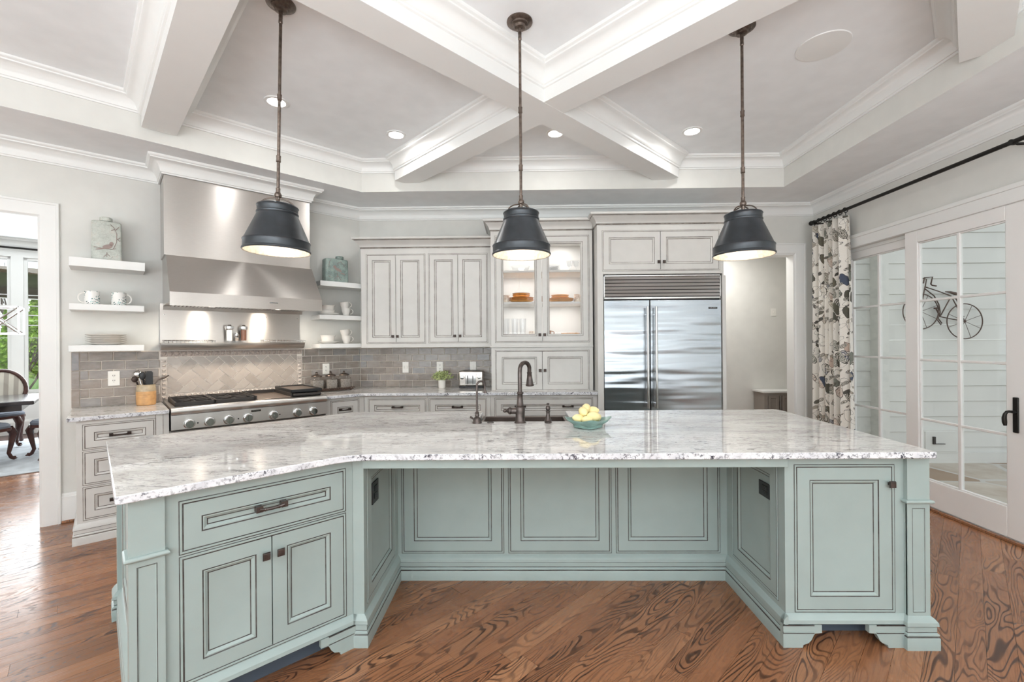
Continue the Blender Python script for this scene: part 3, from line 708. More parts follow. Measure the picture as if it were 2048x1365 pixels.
# face frames around doors and panels
mb.T = FI; opening(mb, -.645, -.047, .655, .826, 0); opening(mb, -.645, -.047, .165, .618, 0)
face_frame(mb, -.785, 0, .10, .884, 0, [(-.645, -.047, .655, .826), (-.645, -.047, .165, .618)])
mb.T = ID; hs = []
for a, b in ((-.697, -.110), (-.053, .536), (.592, 1.183)): opening(mb, a, b, .168, .86, 2.68); hs.append((a, b, .168, .86))
face_frame(mb, -.735, 1.24, .10, .884, 2.68, hs); mb.box(-.787, -.735, 2.09, 2.112, .10, .884)
opening(mb, 1.298, 1.732, .165, .826, 2.10); face_frame(mb, 1.24, 1.865, .10, .884, 2.10, [(1.298, 1.732, .165, .826)])
TL = frame(-.735, 0, 90); TR = frame(1.24, 0, -90)
mb.T = TL; opening(mb, 2.145, 2.60, .185, .81, 0); face_frame(mb, 2.112, 2.68, .10, .884, 0, [(2.145, 2.60, .185, .81)])
mb.T = TR; opening(mb, -2.60, -2.17, .185, .81, 0); face_frame(mb, -2.68, -2.12, .10, .884, 0, [(-2.60, -2.17, .185, .81)])
TE = frame(*w2(FI, -.785, 1.13), -46); mb.T = TE; opening(mb, .16, .98, .19, .84, 0); face_frame(mb, 0, 1.13, .10, .884, 0, [(.16, .98, .19, .84)])
build('body', mb, PG['green'], isl, ang=20)
dr = door(isl, 'drawer', FI, -.645, -.047, .655, .826, 0, 'green', .055); pull(dr, FI, -.351, .749, 0, .115, 'bronze', 1.15)
da = door(isl, 'door', FI, -.645, -.349, .165, .618, 0, 'green', .056); knob(da, FI, -.372, .548, 0, .03, 'bronze')
db = door(isl, 'door', FI, -.345, -.047, .165, .618, 0, 'green', .056); knob(db, FI, -.317, .548, 0, .03, 'bronze')
dc = door(isl, 'door', ID, 1.298, 1.732, .165, .826, 2.10, 'green', .057); knob(dc, ID, 1.722, .752, 2.10, .03, 'bronze')
for a, b in ((-.697, -.110), (-.053, .536), (.592, 1.183)): door(isl, 'back_panel', ID, a, b, .168, .86, 2.68, 'green', .058)
sp = door(isl, 'side_panel', TL, 2.145, 2.60, .185, .81, 0, 'green', .05)
sq_ = door(isl, 'side_panel', TR, -2.60, -2.17, .185, .81, 0, 'green', .05)
door(isl, 'end_panel', TE, .16, .98, .19, .84, 0, 'green', .06)
mb = MB(); mb.box(-.735, 1.24, 2.072, 2.092, .836, .884); build('apron', mb, M['green'], isl, bevel=.002)
mb = MB()                                                    # skirting
mb.sweep(BASE, [w2(FI, -.004, 0), (-.788, 2.09), (-.735, 2.09), (-.735, 2.68), (1.24, 2.68), (1.24, 2.0785)][1:], False, -1, BASEM)
mb.sweep(BTOP, [w2(FI, -.70, 0), w2(FI, 0, 0), (-.77, 2.09)], False, -1, BTOPM)
mb.sweep(BTOP, [(1.24, 2.105), (1.24, 2.10), (1.79, 2.10)], False, -1, BTOPM)
mb.sweep(BASE, [w2(FI, .49, 1.13), w2(FI, -.785, 1.13), w2(FI, -.785, .0)], False, -1, BASEM)
bracket(mb, FI, -.158, .0, 0, True); bracket(mb, ID, 1.2150, 1.392, 2.10); bracket(mb, ID, 1.608, 1.785, 2.10, True)
build('skirting', mb, PG['green'], isl, ang=25)
for T, q in ((FI, (-.70, -.05, .07, .08)), (ID, (1.24, 1.80, 2.20, 2.21))): mb = MB(T); mb.box(*q, 0, .11); build('toe_kick', mb, M['dark'], isl)
def post(T, x0, x1, yf, yb, side=None):
    """corner post: plain block, half-round collar, recessed-panel shaft, plinth"""
    mb = MB(T); mb.box(x0, x1, yf, yb, .68, .884); mb.box(x0, x1, yf + .004, yb, 0, .68)
    mb.rings(x0, x1, .14, .665, [(0, yf + .01, 0), (0, yf, 0), (.022, yf, 0), (.0245, yf + .0006, 1), (.034, yf + .011, 0), (.0365, yf + .0115, 1)], 0)
    pa = [w2(T, x0, yb), w2(T, x0, yf), w2(T, x1, yf), w2(T, x1, yb)]
    sv = mb.T; mb.T = ID
    mb.sweep([(0, .664), (.008, .665), (.0125, .6695), (.0135, .673), (.0125, .677), (.008, .681), (0, .682)], pa, False, -1, [1, 0, 0, 0, 0, 0])
    mb.sweep(BASE, pa, False, -1, BASEM)
    return build('corner_post', mb, PG['green'], isl, ang=25)
post(ID, 1.789, 1.891, 2.080, 2.18); post(FI, -.803, -.702, -.016, .085); post(FI, -.803, -.702, 1.05, 1.145)
post(ID, 1.789, 1.891, 3.20, 3.285)
# worktop with the sink bay cut from its back edge
ca_ = Vector(w2(FI, -.838, -.057))
def arc_corner(a, b, c, r, n=5):
    a, b, c = Vector(a), Vector(b), Vector(c); u = (a - b).normalized(); v = (c - b).normalized(); out = []
    p, q = b + u * r, b + v * r
    for i in range(n + 1):
        t = i / n; out.append(tuple((1 - t) ** 2 * p + 2 * t * (1 - t) * b + t * t * q))
    return out
lx = (2.03 - w2(FI, 0, -.057)[1]) / math.sin(R(44)); f2 = w2(FI, lx, -.057)
c0 = [tuple(ca_), f2, (1.885, 2.03), (1.915, 3.318), (SK[1], 3.31), (SK[1], SK[2]), (SK[0], SK[2]), (SK[0], 3.305), (-1.20, 3.298), w2(FI, -.842, 1.172)]
rad = [.018, .10, .014, .05, .03, .05, .05, .03, .05, .018]
pts = []
for i in range(len(c0)): pts += arc_corner(c0[i - 1], c0[i], c0[(i + 1) % len(c0)], rad[i])
mb = MB(); mb.prism(pts, .884, .914, 0, 1)
props(build('granite_worktop', mb, [M['granite'], M['granite_edge']], bevel=.004, ang=40), 'polished white granite worktop lying on the sage green island', 'countertop')

def outlet(name, label, T, x0, x1, z0, z1, mat, slot, cat='outlet', kind='duplex', y=0):
    rt_ = root(name, label, cat, T @ Matrix.Translation(((x0 + x1) / 2, y, z0)))
    mb = MB(T); mb.box(x0, x1, y - .006, y, z0, z1); build('cover_plate', mb, mat, rt_, bevel=.002)
    cx_, cz = (x0 + x1) / 2, (z0 + z1) / 2; mb = MB(T); w = (x1 - x0); h = (z1 - z0)
    if kind == 'duplex':
        for q in (-1, 1):
            zc = cz + q * h * .17
            mb.box(cx_ - w * .2, cx_ + w * .2, y - .0085, y - .006, zc - h * .12, zc + h * .12, 0)
            for k in (-1, 1): mb.box(cx_ + k * w * .08 - .002, cx_ + k * w * .08 + .002, y - .0092, y - .0085, zc - .002, zc + h * .07, 1)
            mb.box(cx_ - .002, cx_ + .002, y - .0092, y - .0085, zc - h * .09, zc - h * .05, 1)
        build('socket', mb, [mat, slot], rt_)
    else:
        for k in ((-1, 1) if kind == 'double_switch' else (0,)):
            mb.box(cx_ + k * w * .22 - .008, cx_ + k * w * .22 + .008, y - .012, y - .006, cz - .016, cz + .016, 0)
        build('switch', mb, [mat, slot], rt_, bevel=.002)
    return rt_
GSK = flat('outlet_slot_grey', srgb(90, 86, 82), .6)
outlet('power_outlet', 'black power outlet on the left inner side of the island recess', TL, 2.215, 2.312, .612, .722, M['blackpl'], M['black'], y=.005)
outlet('power_outlet', 'black power outlet on the right inner side of the island recess', TR, -2.325, -2.21, .63, .705, M['blackpl'], M['black'], y=.005)
outlet('wall_outlet', 'white wall outlet on the tiles left of the utensil crock', RW, -2.204, -2.128, 1.082, 1.206, M['plate_pl'], GSK, y=-.013)
outlet('wall_outlet', 'white wall outlet on the tiles behind the glass canisters', RW, -.44, -.366, 1.088, 1.205, M['plate_pl'], GSK, y=-.013)
outlet('light_switch', 'white light switch plate on the brick tiles, left of the potted plant', ID, -1.36, -1.288, 1.08, 1.205, M['plate_pl'], GSK, 'switch', 'double_switch', 5.205)
outlet('wall_outlet', 'white wall outlet on the brick tiles just above the potted plant', ID, -.958, -.885, 1.08, 1.205, M['plate_pl'], GSK, y=5.205)
outlet('light_switch', 'white switch plate on the brick tiles behind the toaster', ID, -.568, -.495, 1.08, 1.204, M['plate_pl'], GSK, 'switch', 'switch', 5.205)
outlet('light_switch', 'small white switch on the hall wall beyond the doorway', ID, 3.66, 3.735, 1.78, 1.89, M['plate_pl'], GSK, 'switch', 'switch', 6.5)

# ================================================================== BACK WALL BASE RUN
CF = [w2(RW, -.64, -.635), (-1.606, 4.592)]
cb = root('corner_base_cabinet', 'cream corner base cabinet with one drawer, right of the rangetop', 'cabinet', frame(-1.75, 4.8, 0))
mb = MB(); mb.prism([w2(RW, -.64, -.615), (-1.606, 4.618), (-1.606, 5.215), (CX, CY - .005), w2(RW, -.64, -.005)], .12, .883)
mb.T = RW; opening(mb, -.565, -.306, .68, .843, -.635, .005); face_frame(mb, -.64, -.240, .12, .883, -.635, [(-.565, -.306, .68, .843)]); mb.T = ID
build('body', mb, PG['cream'], cb); mb = MB(); mb.sweep(BASE, [w2(RW, -.64, -.635), (-1.606, 4.592)], False, -1, BASEM); build('skirting', mb, PG['cream'], cb)
d = door(cb, 'drawer', RW, -.565, -.306, .68, .843, -.635, 'cream', .05, .006); pull(d, RW, -.44, .763, -.635, .11)
def base_unit(label, x0, x1, doors, drawers, pulls, fr=.0):
    r_ = root('base_cabinet', label, 'cabinet', frame((x0 + x1) / 2, 4.9, 0), 'cream base cabinets along the back wall')
    mb = MB(); mb.box(x0, x1, 4.62, 5.215, .12, .883)
    face_frame(mb, x0, x1, .12, .883, 4.6, [(a, b, .668, .835) for a, b in drawers] + [(a, b, .17, .63) for a, b in doors])
    for a, b in drawers: opening(mb, a, b, .668, .835, 4.6, .005)
    for a, b in doors: opening(mb, a, b, .17, .63, 4.6, .005)
    build('body', mb, PG['cream'], r_)
    mb = MB(); mb.sweep(BASE, [(x0, 4.6), (x1, 4.6)], False, -1, BASEM); build('skirting', mb, PG['cream'], r_)
    for a, b in drawers:
        d = door(r_, 'drawer', ID, a, b, .668, .835, 4.6, 'cream', .05, .006)
        for p in pulls:
            if a < p < b: pull(d, ID, p, .763, 4.6, .11)
    for a, b in doors: door(r_, 'door', ID, a, b, .17, .63, 4.6, 'cream', .05, .006)
base_unit('cream base cabinet with a single wide drawer under the light switch', -1.604, -.945, [(-1.549, -.973)], [(-1.549, -.973)], [-1.256])
base_unit('cream base cabinet with a single drawer under the toaster', -.943, -.292, [(-.917, -.345)], [(-.917, -.345)], [-.633])
base_unit('cream base cabinet with a two-handled drawer, behind the sink faucet', -.290, .806, [(-.235, .255), (.262, .749)], [(-.235, .749)], [.015, .505])
P_ = [w2(RW, -.641, -.678), (-1.592, 4.545), (.805, 4.545), (.805, 5.212), (-1.86, 5.212), w2(RW, -.641, -.008)]
mb = MB(); mb.prism(P_, .884, .914, 0, 1)
props(build('granite_worktop', mb, [M['granite'], M['granite_edge']], bevel=.003), 'speckled granite worktop along the back wall under the cream wall cabinets', 'countertop')
mb = MB(RW); mb.box(-2.42, -1.846, -.678, -.008, .884, .914)
o = build('granite_worktop', mb, [M['granite'], M['granite_edge']], bevel=.003); props(o, 'short granite worktop left of the rangetop under the utensil crock', 'countertop')
for p in o.data.polygons:
    if abs(p.normal.z) < .5: p.material_index = 1
# left drawer cabinet and the cabinet under the range
lc = root('drawer_cabinet', 'cream three-drawer base cabinet left of the rangetop', 'cabinet', RW @ Matrix.Translation((-2.1, -.3, 0)))
mb = MB(RW); mb.box(-2.373, -1.846, -.625, -.005, .12, .883)
zs = [(.684, .838), (.43, .643), (.178, .387)]
face_frame(mb, -2.373, -1.846, .12, .883, -.645, [(-2.325, -1.943, a, b) for a, b in zs])
for a, b in zs: opening(mb, -2.325, -1.943, a, b, -.645, .005)
mb.box(-1.932, -1.928, -.6462, -.64, .13, .883, 1); mb.box(-1.885, -1.8815, -.6462, -.64, .13, .883, 1)
build('body', mb, PG['cream'], lc); mb = MB(); mb.sweep(BASE, [w2(RW, -2.373, -.01), w2(RW, -2.373, -.645), w2(RW, -1.846, -.645)], False, -1, BASEM); build('skirting', mb, PG['cream'], lc)
for a, b in zs:
    d = door(lc, 'drawer', RW, -2.325, -1.943, a, b, -.645, 'cream', .045, .005); pull(d, RW, -2.136, (a + b) / 2 + .002, -.645, .12)
rc = root('range_base_cabinet', 'cream base cabinet under the stainless rangetop', 'cabinet', RW @ Matrix.Translation((-1.24, -.3, 0)))
mb = MB(RW); mb.box(-1.844, -.642, -.61, -.005, .12, .735); face_frame(mb, -1.844, -.642, .12, .735, -.63, [(-1.80, -1.26, .17, .70), (-1.22, -.68, .17, .70)]); opening(mb, -1.80, -1.26, .17, .70, -.63, .005); opening(mb, -1.22, -.68, .17, .70, -.63, .005); build('body', mb, PG['cream'], rc)
for a, b in ((-1.80, -1.26), (-1.22, -.68)): d = door(rc, 'door', RW, a, b, .17, .70, -.63, 'cream', .055, .005)
mb = MB(); mb.sweep(BASE, [w2(RW, -1.844, -.63), w2(RW, -.642, -.63)], False, -1, BASEM); build('skirting', mb, PG['cream'], rc)

# ================================================================== WALL CABINETS
def cab_crown(z0, h, p):
    return [(0, z0), (.006, z0), (.006, z0 + .012), (.012, z0 + .016), (.014, z0 + .028), (p * .35, z0 + h * .45), (p * .62, z0 + h * .66), (p * .72, z0 + h * .72), (p * .76, z0 + h * .78), (p * .96, z0 + h * .82), (p, z0 + h * .86), (p, z0 + h), (0, z0 + h)]
CCM = [0, 1, 0, 0, 0, 0, 0, 1, 0, 0, 0, 0]
wc = root('wall_cabinet', 'cream wall cabinet with four tall narrow doors, left of the glass-front cabinet', 'cabinet', frame(-1.0, 5.0, 0, 1.38))
mb = MB(); mb.box(-1.72, -.29, 4.88, 5.215, 1.40, 2.47); face_frame(mb, -1.72, -.29, 1.40, 2.47, 4.86, [(-1.648, -1.028, 1.437, 2.388), (-.965, -.346, 1.437, 2.388)]); mb.box(-1.72, -.29, 4.853, 5.215, 1.378, 1.405)
for a, b in ((-1.648, -1.028), (-.965, -.346)): opening(mb, a, b, 1.437, 2.388, 4.86, .005)
build('body', mb, PG['cream'], wc, bevel=.002)
mb = MB(); mb.sweep(cab_crown(2.465, .11, .078), [(-1.72, 5.21), (-1.72, 4.86), (-.29, 4.86)], False, -1, CCM); build('crown', mb, PG['cream'], wc)
for a, b, k in ((-1.648, -1.341, -1.371), (-1.336, -1.028, -1.318), (-.965, -.659, -.692), (-.654, -.346, -.634)):
    d = door(wc, 'door', ID, a, b, 1.437, 2.388, 4.86, 'cream', .05, .006); knob(d, ID, k, 1.50, 4.86, .028)

hc = root('glass_front_cabinet', 'cream display cabinet with two lit glass doors showing orange dishes', 'cabinet', frame(.25, 4.95, 0, 1.37))
mb = MB(); Y0 = 4.72; x0, x1 = -.287, .79
mb.box(x0, -.235, Y0, 5.215, 1.39, 2.61); mb.box(.745, x1, Y0, 5.215, 1.39, 2.61); mb.box(-.235, .745, 5.19, 5.215, 1.39, 2.61)
mb.box(-.235, .745, Y0, 5.19, 1.39, 1.437); mb.box(-.235, .745, Y0 + .02, 5.19, 1.437, 1.497); mb.box(-.235, .745, Y0, 5.19, 2.541, 2.61)
mb.box(x0 - .012, x1, Y0 - .014, 5.2, 1.371, 1.39)
opening(mb, -.23, .74, 1.437, 2.541, Y0, .005)
build('body', mb, PG['cream'], hc, bevel=.002)
for z in (2.189, 1.853):
    sm = MB(); sm.box(-.235, .745, Y0 + .035, 5.19, z - .018, z + .004); build('shelf', sm, M['cream'], hc, bevel=.002)
for a, b, k in ((-.23, .252, .228), (.258, .74, .280)):
    d = door(hc, 'door', ID, a, b, 1.437, 2.541, Y0, 'cream', .052, .0045, glazed=True); knob(d, ID, k, 1.503, Y0, .03)
mb = MB(); mb.sweep(cab_crown(2.605, .115, .075), [(x0, 5.21), (x0, Y0), (.79, Y0)], False, -1, CCM); build('crown', mb, PG['cream'], hc)
for x in (.01, .50):
    lm = MB(); lm.lathe([(.03, 0), (.03, -.006), (.001, -.007)], (x, 4.95, 2.541), 16); l_ = build('puck_light', lm, M['hood_lamp'], hc)
    light('puck_lamp', 'AREA', (x, 4.95, 2.53), HUTCH_W, (1, .985, .975), .2, .2, (0, 0, 0), hc)
    for z in (2.165, 1.83): light('shelf_lamp', 'AREA', (x, 4.93, z), HUTCH_W * .8, (1, .985, .975), .34, .2, (0, 0, 0), hc)
ag = root('appliance_cabinet', 'cream low two-door cabinet standing on the worktop below the glass doors', 'cabinet', frame(.25, 4.95, 0, .914))
mb = MB(); mb.box(-.287, .79, Y0 + .024, 5.21, .9145, 1.37); face_frame(mb, -.287, .79, .9145, 1.37, Y0 + .004, [(-.231, .735, .924, 1.325)]); opening(mb, -.231, .735, .924, 1.325, Y0 + .004, .005); build('body', mb, PG['cream'], ag, bevel=.002)
for a, b, k in ((-.231, .250, .229), (.255, .735, .280)):
    d = door(ag, 'door', ID, a, b, .924, 1.325, Y0 + .004, 'cream', .055, .0045); knob(d, ID, k, 1.126, Y0 + .004, .03)

fc = root('refrigerator_cabinet', 'cream tall cabinet surround with two doors above the refrigerator', 'cabinet', frame(1.47, 4.9, 0))
mb = MB(); mb.box(.808, .868, 4.54, 5.215, 0, 2.615); mb.box(2.070, 2.106, 4.54, 5.215, 0, 2.09); mb.box(2.070, 2.085, 4.54, 5.215, 2.09, 2.615)
mb.box(.868, 2.07, 4.56, 5.215, 2.11, 2.615); face_frame(mb, .868, 2.07, 2.11, 2.615, 4.54, [(.873, 2.033, 2.157, 2.540)])
opening(mb, .873, 2.033, 2.157, 2.540, 4.54, .005); build('body', mb, PG['cream'], fc, bevel=.002)
for a, b, k in ((.873, 1.446, 1.428), (1.452, 2.033, 1.482)):
    d = door(fc, 'door', ID, a, b, 2.157, 2.540, 4.54, 'cream', .055, .005); knob(d, ID, k, 2.23, 4.54, .03)
mb = MB(); mb.sweep(cab_crown(2.612, .115, .075), [(.808, 5.21), (.808, 4.54), (2.085, 4.54), (2.085, 5.21)], False, -1, CCM); build('crown', mb, PG['cream'], fc)

# ================================================================== TILES
def tbox(mb, x0, x1, z0, z1, y, b=.0025, mat=0):
    mb.rings(x0, x1, z0, z1, [(0, y, mat), (0, y - .006, mat), (b, y - .008, mat)], mat)
def brick(mb, x0, x1, z0, z1, y, tw=.152, th=.076, g=.0065, off=0.0):
    r = 0; z = z0
    while z < z1 - .01:
        zt = min(z + th - g, z1); x = x0 - (((tw / 2) if r % 2 else 0) + off) % tw
        while x < x1 - .004:
            a, b = max(x, x0), min(x + tw - g, x1)
            if b - a > .008: tbox(mb, a, b, z, zt, y)
            x += tw
        z += th; r += 1
GR = .003
mb = MB(); mb.box(-1.86, -.288, 5.213, 5.22, .914, 1.385, 1); brick(mb, -1.852, -.29, .917, 1.377, 5.2135)
props(build('tile_backsplash', mb, [M['tile'], M['grout']], ang=20), 'glossy taupe brick tile backsplash behind the plant and toaster', 'backsplash')
mb = MB(RW); mb.box(-.655, -.004, -.007, 0, .914, 1.38, 1); brick(mb, -.652, -.008, .917, 1.374, -.0065, off=.05)
props(build('tile_backsplash', mb, [M['tile'], M['grout']], ang=20), 'glossy taupe brick tile backsplash behind the glass canisters', 'backsplash')
mb = MB(RW); mb.box(-2.425, -1.857, -.007, 0, .914, 1.375, 1); brick(mb, -2.372, -1.86, .917, 1.372, -.0065, off=.02)
for i in range(3): tbox(mb, -2.423, -2.376, .917 + i * .152, .917 + i * .152 + .148, -.0065)
props(build('tile_backsplash', mb, [M['tile'], M['grout']], ang=20), 'glossy taupe brick tile backsplash behind the utensil crock', 'backsplash')
hb = root('herringbone_backsplash', 'pale herringbone tile panel with relief tile border behind the rangetop', 'backsplash', RW @ Matrix.Translation((-1.25, 0, .93)))
mb = MB(RW); mb.box(-1.856, -.655, -.007, 0, .914, 1.44); build('grout_bed', mb, M['grout'], hb)
mb = MB(RW); hx0, hx1, hz0, hz1 = -1.803, -.706, .985, 1.314
tl, tw = .152, .076; gq = .007
for i in range(-16, 18):
    for j in range(-16, 18):
        # herringbone lattice of two tiles, turned 45 degrees
        for o_ in (0, 1):
            bx, bz = i * tw + j * 2 * tw * 1.0, i * tw - j * 2 * tw + 0
            if o_ == 0: q = [(bx, bz), (bx + tl - gq, bz), (bx + tl - gq, bz + tw - gq), (bx, bz + tw - gq)]
            else: q = [(bx - tw, bz), (bx - gq, bz), (bx - gq, bz + tl - gq), (bx - tw, bz + tl - gq)]
            w = [((a - b) * k45 - 1.2545, (a + b) * k45 + 1.15) for a, b in q]
            for A in ((1, 0, hx1), (-1, 0, -hx0), (0, 1, hz1), (0, -1, -hz0)):
                w = clip(w, *A)
                if not w: break
            if w and len(w) > 2:
                n = len(w); mb.add([(p[0], -.0065, p[1]) for p in w] + [(p[0], -.0135, p[1]) for p in w], [tuple(range(n, 2 * n))] + [(k, (k + 1) % n, n + (k + 1) % n, n + k) for k in range(n)])
build('herringbone_tiles', mb, M['tile_pale'], hb, smooth=False)
mb = MB(RW)
def stud(x0, x1, z0, z1):
    y = -.0065; mb.rings(x0, x1, z0, z1, [(0, y, 0), (0, y - .007, 0), (.008, y - .007, 0), (.011, y - .016, 0), (.016, y - .019, 0)], 0)
for xa in (-1.853, -.703):
    z = .932
    while z < 1.30: stud(xa, xa + .045, z, min(z + .037, 1.314)); z += .041
    build('side_border', mb, M['tile_trim'], hb, ang=25); mb = MB(RW)
x = -1.803
while x < -.74: stud(x, x + .037, .934, .978); x += .041
build('bottom_border', mb, M['tile_trim'], hb, ang=25)
mb = MB(RW); x = -1.853
while x < -.67:
    tbox(mb, x, x + .047, 1.319, 1.366, -.0065); mb.ell((x + .0235, -.0145, 1.343), (.016, .006, .016), 10, 6)
    mb.tube([(x + .004, -.0165, 1.352), (x + .014, -.019, 1.362), (x + .0235, -.018, 1.356), (x + .033, -.019, 1.362), (x + .043, -.0165, 1.352)], .003, 6); x += .050
build('lace_border', mb, M['tile_lace'], hb)

# ================================================================== APPLIANCES
rf = root('refrigerator', 'large stainless side-by-side refrigerator with louvered top grille', 'refrigerator', frame(1.469, 4.85, 0))
mb = MB(); mb.box(.872, 2.066, 4.60, 5.20, .02, 2.10); build('body', mb, M['black'], rf)
def bowed(x0, x1, z0, z1, y, n=10, bow=.0):
    mb = MB(); mb.box(x0, x1, y, y + .045, z0, z1); return mb
for a, b in ((.874, 1.338), (1.346, 2.064)):
    d = build('door', bowed(a, b, .11, 1.845, 4.552), M['steel_fridge'], rf, bevel=.004)
    hx = b - .034 if a < 1 else a + .044
    hm = MB(); hm.tube([(hx, 4.497, .75), (hx, 4.497, 1.775)], .0125, 12)
    for z in (.80, 1.70): hm.tube([(hx, 4.497, z), (hx, 4.553, z)], .008, 8)
    build('handle', hm, M['steel_h'], d)
gr = MB(); gr.box(.874, .886, 4.552, 4.62, 1.862, 2.103); gr.box(2.052, 2.064, 4.552, 4.62, 1.862, 2.103); gr.box(.874, 2.064, 4.552, 4.62, 2.088, 2.103); gr.box(.874, 2.064, 4.552, 4.62, 1.858, 1.878)
gr.box(.88, 2.06, 4.604, 4.62, 1.87, 2.1)
go = build('grille', gr, M['steel_h'], rf, bevel=.002)
for i in range(6):
    z = 1.886 + i * .0345; lm = MB(); lm.extr([(4.556, z), (4.562, z + .028), (4.602, z + .030), (4.602, z + .026), (4.566, z + .002)], 'x', .886, 2.052); build('louver', lm, M['steel_h'], go)
mb = MB(); mb.box(.874, 2.064, 4.58, 4.6, .03, .105); build('kick_plate', mb, M['black'], rf)
mb = MB(); mb.box(1.935, 2.022, 4.549, 4.5525, 1.752, 1.770); lg = build('badge', mb, M['black'], rf)
def lettering(name, txt, size, T, mat, parent, sxy=1.0):
    vs, fs = text_mesh(txt, size); mb = MB(T @ Matrix.Rotation(R(90), 4, 'X')); mb.add([(p.x * sxy, p.y, p.z) for p in vs], fs); return build(name, mb, mat, parent, smooth=False)
lettering('lettering', 'SUB-ZERO', .0125, frame(1.9785, 4.5485, 0, 1.761), M['chrome'], lg, 1.25)

rg_ = root('rangetop', 'wide stainless rangetop with two gas grates, griddle and seven knobs', 'rangetop', RW @ Matrix.Translation((-1.24, -.35, .74)))
X0, X1 = -1.838, -.642
mb = MB(RW)
pf = [(-.02, .74), (-.668, .74), (-.70, .752), (-.70, .868), (-.706, .872)] + [(-.690 - .026 * math.cos(t), .898 + .030 * math.sin(t)) for t in [(-60 + i * 15) * PI / 180 for i in range(11)]] + [(-.66, .927), (-.05, .927), (-.02, .935)]
mb.extr(pf, 'x', X0, X1); build('body', mb, M['steel_range'], rg_, ang=25)
mb = MB(RW); mb.box(X0 + .004, X1 - .004, -.7012, -.699, .866, .8695); mb.box(X0, X1, -.675, -.64, .735, .741); build('panel_seam', mb, M['cast'], rg_)
mb = MB(RW); mb.box(X0 + .03, -1.235, -.635, -.075, .9272, .932); build('burner_pan', mb, M['cast'], rg_)
def grate(x0, x1, y0, y1):
    gm = MB(RW); z0, z1 = .935, .960; t = .014
    for (a, b, c, d) in ((x0, x1, y0, y0 + t), (x0, x1, y1 - t, y1), (x0, x0 + t, y0, y1), (x1 - t, x1, y0, y1), (x0, x1, (y0 + y1) / 2 - t / 2, (y0 + y1) / 2 + t / 2)): gm.box(a, b, c, d, z0, z1)
    for cy in ((y0 * 3 + y1) / 4, (y0 + y1 * 3) / 4):
        cx_ = (x0 + x1) / 2
        for k in range(4):
            a = PI / 4 + k * PI / 2; r0, r1 = .028, .15
            p0 = Vector((cx_ + r0 * math.cos(a), cy + r0 * math.sin(a))); p1 = Vector((cx_ + r1 * math.cos(a) * .86, cy + r1 * math.sin(a) * .78)); n = Vector((-math.sin(a), math.cos(a))) * .007
            gm.prism([tuple(p0 - n), tuple(p1 - n), tuple(p1 + n), tuple(p0 + n)], z0 + .01, z1 + .004)
        for k in range(4):
            a = k * PI / 2; r0, r1 = .035, (.125 if k % 2 else .135)
            p0 = Vector((cx_ + r0 * math.cos(a), cy + r0 * math.sin(a))); p1 = Vector((cx_ + r1 * math.cos(a), cy + r1 * math.sin(a))); n = Vector((-math.sin(a), math.cos(a))) * .006
            gm.prism([tuple(p0 - n), tuple(p1 - n), tuple(p1 + n), tuple(p0 + n)], z0 + .01, z1 + .002)
        gm.lathe([(.05, -.006), (.052, .006), (.036, .014), (.001, .015)], (cx_, cy, .936), 18)
    build('grate', gm, M['cast'], rg_, bevel=.002)
grate(X0 + .03, -1.536, -.635, -.075); grate(-1.532, -1.24, -.635, -.075)
mb = MB(RW); mb.box(-1.235, -.93, -.635, -.075, .928, .936, 1)
for r in ((-1.235, -1.222, -.635, -.075), (-.943, -.93, -.635, -.075), (-1.235, -.93, -.088, -.075)): mb.box(*r, .93, .967, 0)
build('griddle', mb, [M['cast'], M['griddle']], rg_, bevel=.003)
mb = MB(RW); mb.box(-.925, -.672, -.635, -.075, .929, .958, 0); mb.box(-.925, -.672, -.645, -.615, .936, .958, 0); build('grill_cover_base', mb, M['cast'], rg_, bevel=.006)
mb = MB(RW); mb.box(-.928, -.660, -.60, -.07, .968, .985, 1)
for r in ((-.935, -.655, -.615, -.595), (-.935, -.655, -.08, -.06), (-.935, -.918, -.615, -.06), (-.672, -.655, -.615, -.06)): mb.box(*r, .966, .995, 0)
mb.box(-.90, -.69, -.58, -.10, .957, .968, 0)
build('griddle_plate', mb, [M['blackpl'], M['griddle']], rg_, bevel=.004)
for i, x in enumerate((-1.721, -1.585, -1.449, -1.308, -1.106, -.906, -.766)):
    km = MB(RW @ Matrix.Translation((x, -.70, .790)) @ Matrix.Rotation(R(90), 4, 'X'))
    km.lathe([(.040, 0), (.040, .006), (.037, .009), (.032, .010), (.031, .034), (.027, .040), (.001, .041)], (0, 0, 0), 24); km.box(-.005, .005, -.03, .03, .036, .052)
    build('knob', km, M['chrome'], rg_, ang=30)
for x in (-1.665, -1.38, -1.055):
    lm = MB(RW @ Matrix.Translation((x, -.70, .790)) @ Matrix.Rotation(R(90), 4, 'X')); lm.lathe([(.006, 0), (.005, .004), (.001, .005)], (0, 0, 0), 12); build('indicator', lm, M['black'], rg_)
mb = MB(RW); mb.box(-1.283, -1.209, -.7035, -.70, .836, .852); lg = build('badge', mb, M['black'], rg_)
lettering('lettering', 'Thermador', .0115, RW @ Matrix.Translation((-1.246, -.704, .844)), M['chrome'], lg, 1.1)

